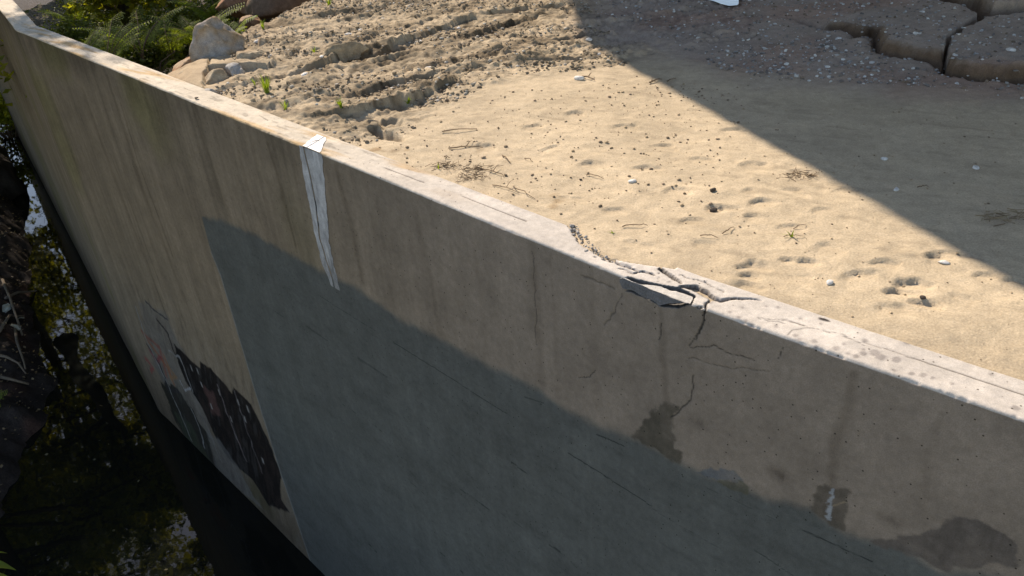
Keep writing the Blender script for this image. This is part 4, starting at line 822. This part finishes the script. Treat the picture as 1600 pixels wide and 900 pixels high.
# ------------------------------------------------------------ shrubs and ferns in the ravine
def leafcards(P, size, seed, elong=1.8, updir=0.4, droop=0.0):
    rg = np.random.default_rng(seed); n = len(P)
    nr = rg.normal(size=(n, 3)); nr[:, 2] = np.abs(nr[:, 2])+updir; nr /= np.linalg.norm(nr, axis=1)[:, None]
    a = rg.normal(size=(n, 3)); a -= (a*nr).sum(1)[:, None]*nr; a /= np.linalg.norm(a, axis=1)[:, None]; b = np.cross(nr, a)
    s_ = (size*rg.uniform(.6, 1.3, n))[:, None]
    bend = nr*s_*rg.uniform(-.25, .1, (n, 1))
    v = np.stack([P-a*s_*elong*.5, P-b*s_*.5+bend*0, P+a*s_*elong*.5+bend, P+b*s_*.5], 1).reshape(-1, 3)
    return v, np.arange(4*n).reshape(-1, 4)
def frondshrub(name, base, h_, n_st, seed, label, leaf=.03, spread=1.0, nleaf=34, mat=M_FERN, group='shrubs and ferns in the ravine behind the wall'):
    rg_ = random.Random(seed); root = empty(name, tuple(base)); tag(root, label, 'shrub', group); st = MB(); P = []; v_all = []; f_all = []
    for i in range(n_st):
        a = rg_.uniform(0, 6.28); ln = h_*rg_.uniform(.6, 1.1); d = Vector((math.cos(a), math.sin(a), 0)); pts = []
        for k_ in range(8):
            t_ = k_/7; pts.append(d*ln*spread*(t_**1.3)*.8+Vector((0, 0, ln*(t_*1.15-0.55*t_*t_)))+Vector((rg_.gauss(0, .01), rg_.gauss(0, .01), 0)))
        st.tube(pts, [.012*(1-.8*k_/7) for k_ in range(8)], 4)
        for k_ in range(nleaf):
            t_ = .25+.75*k_/nleaf; x_ = t_*7; i_ = min(int(x_), 6); c_ = pts[i_].lerp(pts[i_+1], x_-i_); tg = (pts[i_+1]-pts[i_]).normalized(); sd_ = tg.cross(Vector((0, 0, 1))).normalized(); L_ = leaf*6*math.sin(min(1, (1.15-t_)*1.3)*1.57)*rg_.uniform(.7, 1.1)
            for sg in (-1, 1):               # each pinna carries a row of narrow leaflets
                for m__ in range(4):
                    q0 = c_+sd_*sg*L_*(m__/4)+Vector((0, 0, -.10*L_*m__)); q1 = c_+sd_*sg*L_*((m__+1.1)/4)+tg*L_*.10+Vector((0, 0, -.12*L_*(m__+1))); w_ = tg*leaf*rg_.uniform(.25, .45); b0 = len(v_all)
                    v_all += [tuple(q0), tuple((q0+q1)/2+w_), tuple(q1), tuple((q0+q1)/2-w_)]; f_all.append((b0, b0+1, b0+2, b0+3))
    st.build('stem', M_TWIG, root); meshobj('foliage', v_all, f_all, mat, root, smooth=False); return root
FS = [((345, 30), -.55, .8, 11, 'feathery bright fern arching at the ravine edge above the pale boulder', .034), ((150, 45), -.5, 1.2, 14, 'tall sunlit fern-like shrub right behind the far end of the wall', .035), ((205, 30), -.8, 1.3, 16, 'leafy green shrub in the middle of the ravine', .035),
      ((255, 40), -1.1, 1.2, 16, 'dull green fern below the bright fern in the ravine', .034), ((300, 18), -.9, 1.3, 18, 'bright feathery shrub left of the boulder top', .036), ((120, 62), -.6, .8, 9, 'low yellowing shrub nearest the wall bend', .03), ((180, -5), -1.2, 1.5, 16, 'back row shrub at the very top left of the ravine', .04), ((330, -10), -.9, 1.3, 16, 'back row fern above the bright fern', .038), ((240, 85), -1.6, .9, 10, 'shaded low fern in the dark of the ravine', .03), ((100, -5), -1.5, 1.4, 12, 'sparse shrub behind the bend in the wall', .035)]
for i, (pp, z, h_, n_, lb, lf_) in enumerate(FS):
    p = hit(*pp, z); b_ = gz(*p); b_ = max(b_, z-1.3); frondshrub('fern', (p[0], p[1], z-h_*.6), h_*1.0, max(6, int(n_*.7)), 600+i, lb, lf_, nleaf=20)
M_BUSH = leafmat('bush_leaf', (0.045, 0.065, 0.016), (0.16, 0.20, 0.035), 0.45)
BU = [((100, 40), -1.0, .8, 'dark leafy bush directly behind the wall bend'), ((150, 75), -1.2, .8, 'dark bush touching the wall top between the bend and the ferns'), ((205, 60), -1.3, .9, 'dense small-leafed bush in the middle of the ravine'), ((255, 15), -1.3, 1.1, 'green small-leafed bush behind the dull fern'), ((190, 5), -1.6, 1.2, 'large bush at the back of the ravine'), ((300, 50), -1.5, .8, 'shaded bush just left of the pale boulder'), ((120, 5), -2.0, 1.3, 'bush at the very back behind the wall bend'), ((340, -5), -1.4, 1.0, 'small-leafed bush above the pale boulder')]
for i, (pp, z, h_, lb) in enumerate(BU):
    p = hit(*pp, z); root = empty('bush', (p[0], p[1], z-h_)); tag(root, lb, 'bush', 'leafy bushes in the ravine'); rg_ = random.Random(900+i); st = MB(); P = []; nr_ = np.random.default_rng(900+i)
    for k_ in range(34):
        a = rg_.uniform(0, 6.28); e_ = rg_.uniform(.1, 1); tip = Vector((math.cos(a)*h_*e_, math.sin(a)*h_*e_, h_*(1.15-.5*e_)*rg_.uniform(.7, 1.1))); mid = tip*.5+Vector((0, 0, h_*.15)); st.tube([(0, 0, -.6), mid, tip], [.014, .008, .003], 4)
        n_ = 110; P.append(np.array(tip)[None]*nr_.uniform(.6, 1.05, (n_, 1))+nr_.normal(size=(n_, 3))*h_*.11)
    v, f = leafcards(np.concatenate(P), .045, 950+i, 2.2, .6); st.build('stem', M_TWIG, root); meshobj('foliage', v, f, M_BUSH, root, smooth=False)
p = hit(4, 182, -6.4); root = empty('bush', (p[0], p[1], -7.2)); tag(root, 'bright yellow-green bush across the water at the left edge', 'bush'); P = []; nr_ = np.random.default_rng(77); st = MB()
for k_ in range(40):
    d_n = nr_.normal(size=3); d_n[2] = abs(d_n[2]); d_n /= np.linalg.norm(d_n); tip = d_n*np.array([1.3, 1.3, 1.5]); st.tube([(0, 0, -.4), tuple(tip*.5), tuple(tip)], [.02, .01, .004], 4); P.append(tip[None]+nr_.normal(size=(90, 3))*.22)
M_BRIGHT = leafmat('bright_leaf', (0.12, 0.17, 0.015), (0.34, 0.36, 0.04), 0.5)
v, f = leafcards(np.concatenate(P), .10, 78, 1.5, .6); st.build('stem', M_TWIG, root); meshobj('foliage', v, f, M_BRIGHT, root, smooth=False)
# dead stems in the ravine
rg2 = random.Random(11); bw_ = ['left of the dull fern', 'beside the reddish boulder', 'against the ravine wall', 'under the bright fern', 'lying lowest in the ravine', 'crossing the shade by the pale boulder', 'nearest the back of the wall']
for i in range(7):
    m_ = MB()
    p = hit(rg2.uniform(150, 330), rg2.uniform(60, 110), -1.5); a = rg2.uniform(0, 6.28); m_.tube([(p[0], p[1], -2.2), (p[0]+.3*math.cos(a), p[1]+.3*math.sin(a), -1.6), (p[0]+.8*math.cos(a), p[1]+.8*math.sin(a), -1.35)], [.012, .01, .004], 5)
    tag(m_.build('dead_branch', M_ROOT), 'pale dead branch in the ravine ' + bw_[i], 'branch', 'dead branches in the ravine')

# ------------------------------------------------------------ trees across the creek and around the ravine
def tree(x, y, z, h_, cr, n_leaf, seed, label, cz=.62, leaf=.16, mat=M_LEAF, trunk_r=.2, lean=(0, 0)):
    rg_ = random.Random(seed); root = empty('tree', (x, y, z)); tag(root, label, 'tree', 'trees beyond the creek')
    t_ = MB(); top = Vector((lean[0]*h_, lean[1]*h_, h_*.92)); pts = [Vector((0, 0, -.5))]
    for k_ in range(1, 8):
        f_ = k_/7; pts.append(Vector((top.x*f_**1.5+rg_.gauss(0, .12), top.y*f_**1.5+rg_.gauss(0, .12), top.z*f_)))
    t_.tube(pts, [trunk_r*(1.25 if k_ == 0 else 1)*(1-.85*k_/7) for k_ in range(8)], 10)
    clumps = []
    for i in range(26):
        k_ = rg_.uniform(2.2, 6.9); b_ = pts[int(k_)].lerp(pts[min(int(k_)+1, 7)], k_-int(k_)); a = rg_.uniform(0, 6.28); ln = cr*rg_.uniform(.5, 1.05)*(1-.45*((k_-2)/5)); e_ = b_+Vector((math.cos(a)*ln, math.sin(a)*ln, ln*rg_.uniform(.05, .6)))
        mid = b_.lerp(e_, .5)+Vector((0, 0, ln*.12)); r0 = trunk_r*.35*(1-.1*k_); t_.tube([b_, mid, e_], [r0, r0*.6, r0*.2], 5)
        for q_ in range(5):
            s2 = b_.lerp(e_, rg_.uniform(.45, 1)); a2 = rg_.uniform(0, 6.28); e2_ = s2+Vector((math.cos(a2), math.sin(a2), rg_.uniform(-.2, .5)))*ln*.35; t_.tube([s2, e2_], [r0*.3, r0*.1], 4); clumps.append((e2_, ln*.26)); 
        clumps.append((e_, ln*.3))
    rg = np.random.default_rng(seed); ci = rg.integers(0, len(clumps), n_leaf); cc = np.array([c_[0][:] for c_ in clumps])[ci]; cr_ = np.array([c_[1] for c_ in clumps])[ci]
    dv_ = rg.normal(size=(n_leaf, 3)); dv_ /= np.linalg.norm(dv_, axis=1)[:, None]; P = cc+dv_*(cr_*rg.random(n_leaf)**.45)[:, None]*np.array([1.15, 1.15, .7])
    v, f = leafcards(P, leaf, seed+1); t_.build('trunk', M_BARK, root, smooth=True); meshobj('crown', v, f, mat, root, smooth=False); return root
TR = [(-27, 26, -5.5, 17, 5.5, 9000, 'broad tree standing across the creek to the left'), (-20, 20, -6.2, 13, 4.5, 7000, 'nearer leaning tree on the left bank'), (-34, 42, -4.5, 19, 6.5, 10000, 'tall tree far up the creek on its left side'), (-22, 47, -5, 12, 5, 8000, 'low bushy tree closing the far end of the creek'),
      (-14, 14.5, -6.4, 14, 4.3, 7000, 'tree overhanging the water from the left bank'), (-31, 18, -5, 18, 6, 8000, 'large tree set back from the left bank'), (-12.5, 7.5, -6.4, 15, 4.2, 7000, 'tree nearest the camera on the left bank'), (-24, 9, -5, 17, 6, 7000, 'dense tree behind the nearest tree on the left bank'), (-40, 30, -4, 20, 7, 8000, 'rear tree showing between the nearer crowns'), (-21.5, 30, -6.2, 9, 3.6, 6000, 'small bright tree leaning out over the creek'),
      (-9.5, 21.5, -3.6, 5.5, 2.4, 6000, 'small tree added to shade the ravine behind the far end of the wall'), (-13, 19.5, -3.8, 6, 2.4, 6000, 'small tree added beside the bend of the wall to shade the ravine'), (-6, 22, -3.4, 5, 2.2, 6000, 'small tree added at the head of the ravine to shade it'), (-17, 23, -6.2, 19, 5.5, 12000, 'tree standing on the left bank opposite the wall bend'),  # the three small trees are added to shade the ravine
      (-25, 36, -5, 27, 8.5, 10000, 'very tall tree rising over the far creek'), (-33, 33, -5, 29, 9, 10000, 'tallest tree, left of the creek bend'), (-21, 44, -5, 26, 8, 9000, 'tall tree straight up the creek'), (-29, 24, -5, 24, 7, 8000, 'high crowned tree behind the leaning tree'), (-16, 13, -6, 18, 5, 9000, 'tall slim tree over the muddy bank'),
      (-19.5, 27, -6, 24, 7, 12000, 'full crowned tree standing between the bank and the creek bend'), (-28, 30, -5.5, 27, 7.5, 12000, 'wide tall tree behind the full crowned tree'), (-23, 19.5, -6, 22, 6, 10000, 'tree with a high open crown over the left bank')]
for i, (x, y, z, h_, cr, n_, lb) in enumerate(TR): tree(x, y, z, h_, cr, int(n_*(.85 if y < 31 and x < -10 else 1.5)), 700+i*3, lb, leaf=.22 if y > 40 else .14, lean=(.12, 0) if x > -22 else (0, 0), trunk_r=.28)

# ------------------------------------------------------------ debris on the left bank
p = bank_pt(6, 300); o = rockmesh('tree_stump', (.75, .8, 1.0), 61, M_MUD, ((.05, .042, .036), (.03, .026, .024)), None, (p[0]-.1, p[1], p[2]-.05), cuts_=3, amp=.45); tag(o, 'dark rounded stump at the water edge on the left', 'stump')
for i, (pts, lb) in enumerate((([(0, 560), (15, 568), (35, 580), (48, 600)], 'pale root crossing the dark bank'), ([(24, 515), (32, 545), (42, 575), (46, 590)], 'thin pale root hanging below the light leaves'), ([(10, 470), (30, 462), (60, 462), (85, 455)], 'long grey branch over the dark bank'), ([(0, 590), (20, 600), (50, 610)], 'lower dark root on the bank'), ([(5, 440), (20, 475), (38, 530)], 'slanting twig above the light leaves'), ([(0, 520), (18, 500), (40, 500)], 'short root beside the light leaves'))):
    m_ = MB(); P = [bank_pt(*q_)+np.array([0, 0, .08+.04*k_]) for k_, q_ in enumerate(pts)]; m_.tube(P, [.035, .03, .022, .012][:len(P)], 6); tag(m_.build('root', M_ROOT, smooth=True), lb, 'root', 'roots and branches on the creek bank')
def litter(name, n, ppx, sz, mat, label, seed):
    rg = np.random.default_rng(seed); poly = hits(ppx, ZW+.3); mn, mx = poly.min(0), poly.max(0); P = []
    while len(P) < n:
        x, y = rg.uniform(mn[0], mx[0]), rg.uniform(mn[1], mx[1])
        if inpoly(np.array([x]), np.array([y]), poly)[0]: (bz(x, y) > ZW+.02 or name == 'floating_leaves') and P.append((x, y, max(bz(x, y), ZW)+.02+rg.uniform(0, .03)))
    v, f = leafcards(np.array(P), sz, seed, 1.5, 1.5); tag(meshobj(name, v, f, mat, None, smooth=False), label, kind='stuff')
litter('leaf_litter', 900, [(-60, 230), (20, 240), (60, 400), (90, 590), (60, 700), (20, 820), (-60, 860)], .045, M_DRY, 'dead leaves and litter strewn on the dark bank', 21)
M_FLOAT = plain('floating_leaf', (.09, .08, .045), .8); litter('floating_leaves', 25, [(60, 500), (130, 500), (200, 720), (330, 900), (120, 900), (60, 760)], .035, M_FLOAT, 'small leaves floating on the dark creek', 22)
M_GLASSY = plain('pale_leaf', (.35, .37, .33), .7)
for i, (px, py, s_, lb) in enumerate(((15, 490, .16, 'upper of two pale crumpled leaves on the dark bank'), (28, 517, .18, 'lower of two pale crumpled leaves on the dark bank'), (34, 502, .09, 'small greenish leaf beside the pale crumpled leaves'))):
    p = bank_pt(px, py); co = []
    for a in range(7):
        for b_ in range(7):
            x, y = a/6-.5, b_/6-.5; w_ = 1-abs(y)*1.3; co.append((x*w_*s_*1.2, y*s_*1.7, s_*(.25*math.sin(x*9+i)+.2*math.cos(y*7))*.5))
    o = meshobj('pale_leaf', co, gridfaces(7, 7), M_GLASSY, None, loc=(p[0], p[1], p[2]+.12)); o.rotation_euler = (.2, .5, i*1.1); tag(o, lb, 'leaf')
# broad leafed plant at the lower left corner
def broadplant(px, py, z, label):
    p = hit(px, py, z); root = empty('broad_leaf_plant', (p[0]-.25, p[1]-.1, z-.9)); tag(root, label, 'plant'); st = MB()
    for i, (az, ln, up) in enumerate(((.15, .42, .95), (-.5, .40, .75), (.9, .36, 1.05), (-1.1, .35, .8), (2.4, .4, .9), (-2.2, .35, .8), (.45, .3, .6))):
        d = Vector((math.cos(az), math.sin(az), 0)); s_ = Vector((-d.y, d.x, 0)); b0 = Vector((0, 0, up*.8)); st.tube([(0, 0, -1.2), tuple(b0*.5), tuple(b0+d*.03)], [.012, .01, .006], 6); co = []
        for a in range(12):
            for b_ in range(5):
                t_ = a/11; w_ = .075*math.sin(math.pi*min(1, t_**.75))*(b_/2-1); co.append(tuple(b0+d*ln*t_+s_*w_+Vector((0, 0, .12*t_-.30*t_*t_+abs(w_)*.5))))
        meshobj('leaf', co, gridfaces(12, 5), M_FERN, root)
    st.build('stem', M_TWIG, root)
broadplant(-8, 862, -5.2, 'broad green leafed plant poking in at the lower left corner')
# scattered low plants on the bank
for i, (px, py) in enumerate(((-5, 210), (-30, 330), (-20, 640))):
    p = bank_pt(px, py); frondshrub('fern', tuple(p), .7, 8, 800+i, ('fern beside the rounded stump', 'fern on the dark bank left of the long branch', 'fern low on the bank above the corner plant')[i], .03, nleaf=16, group='ferns on the creek bank')
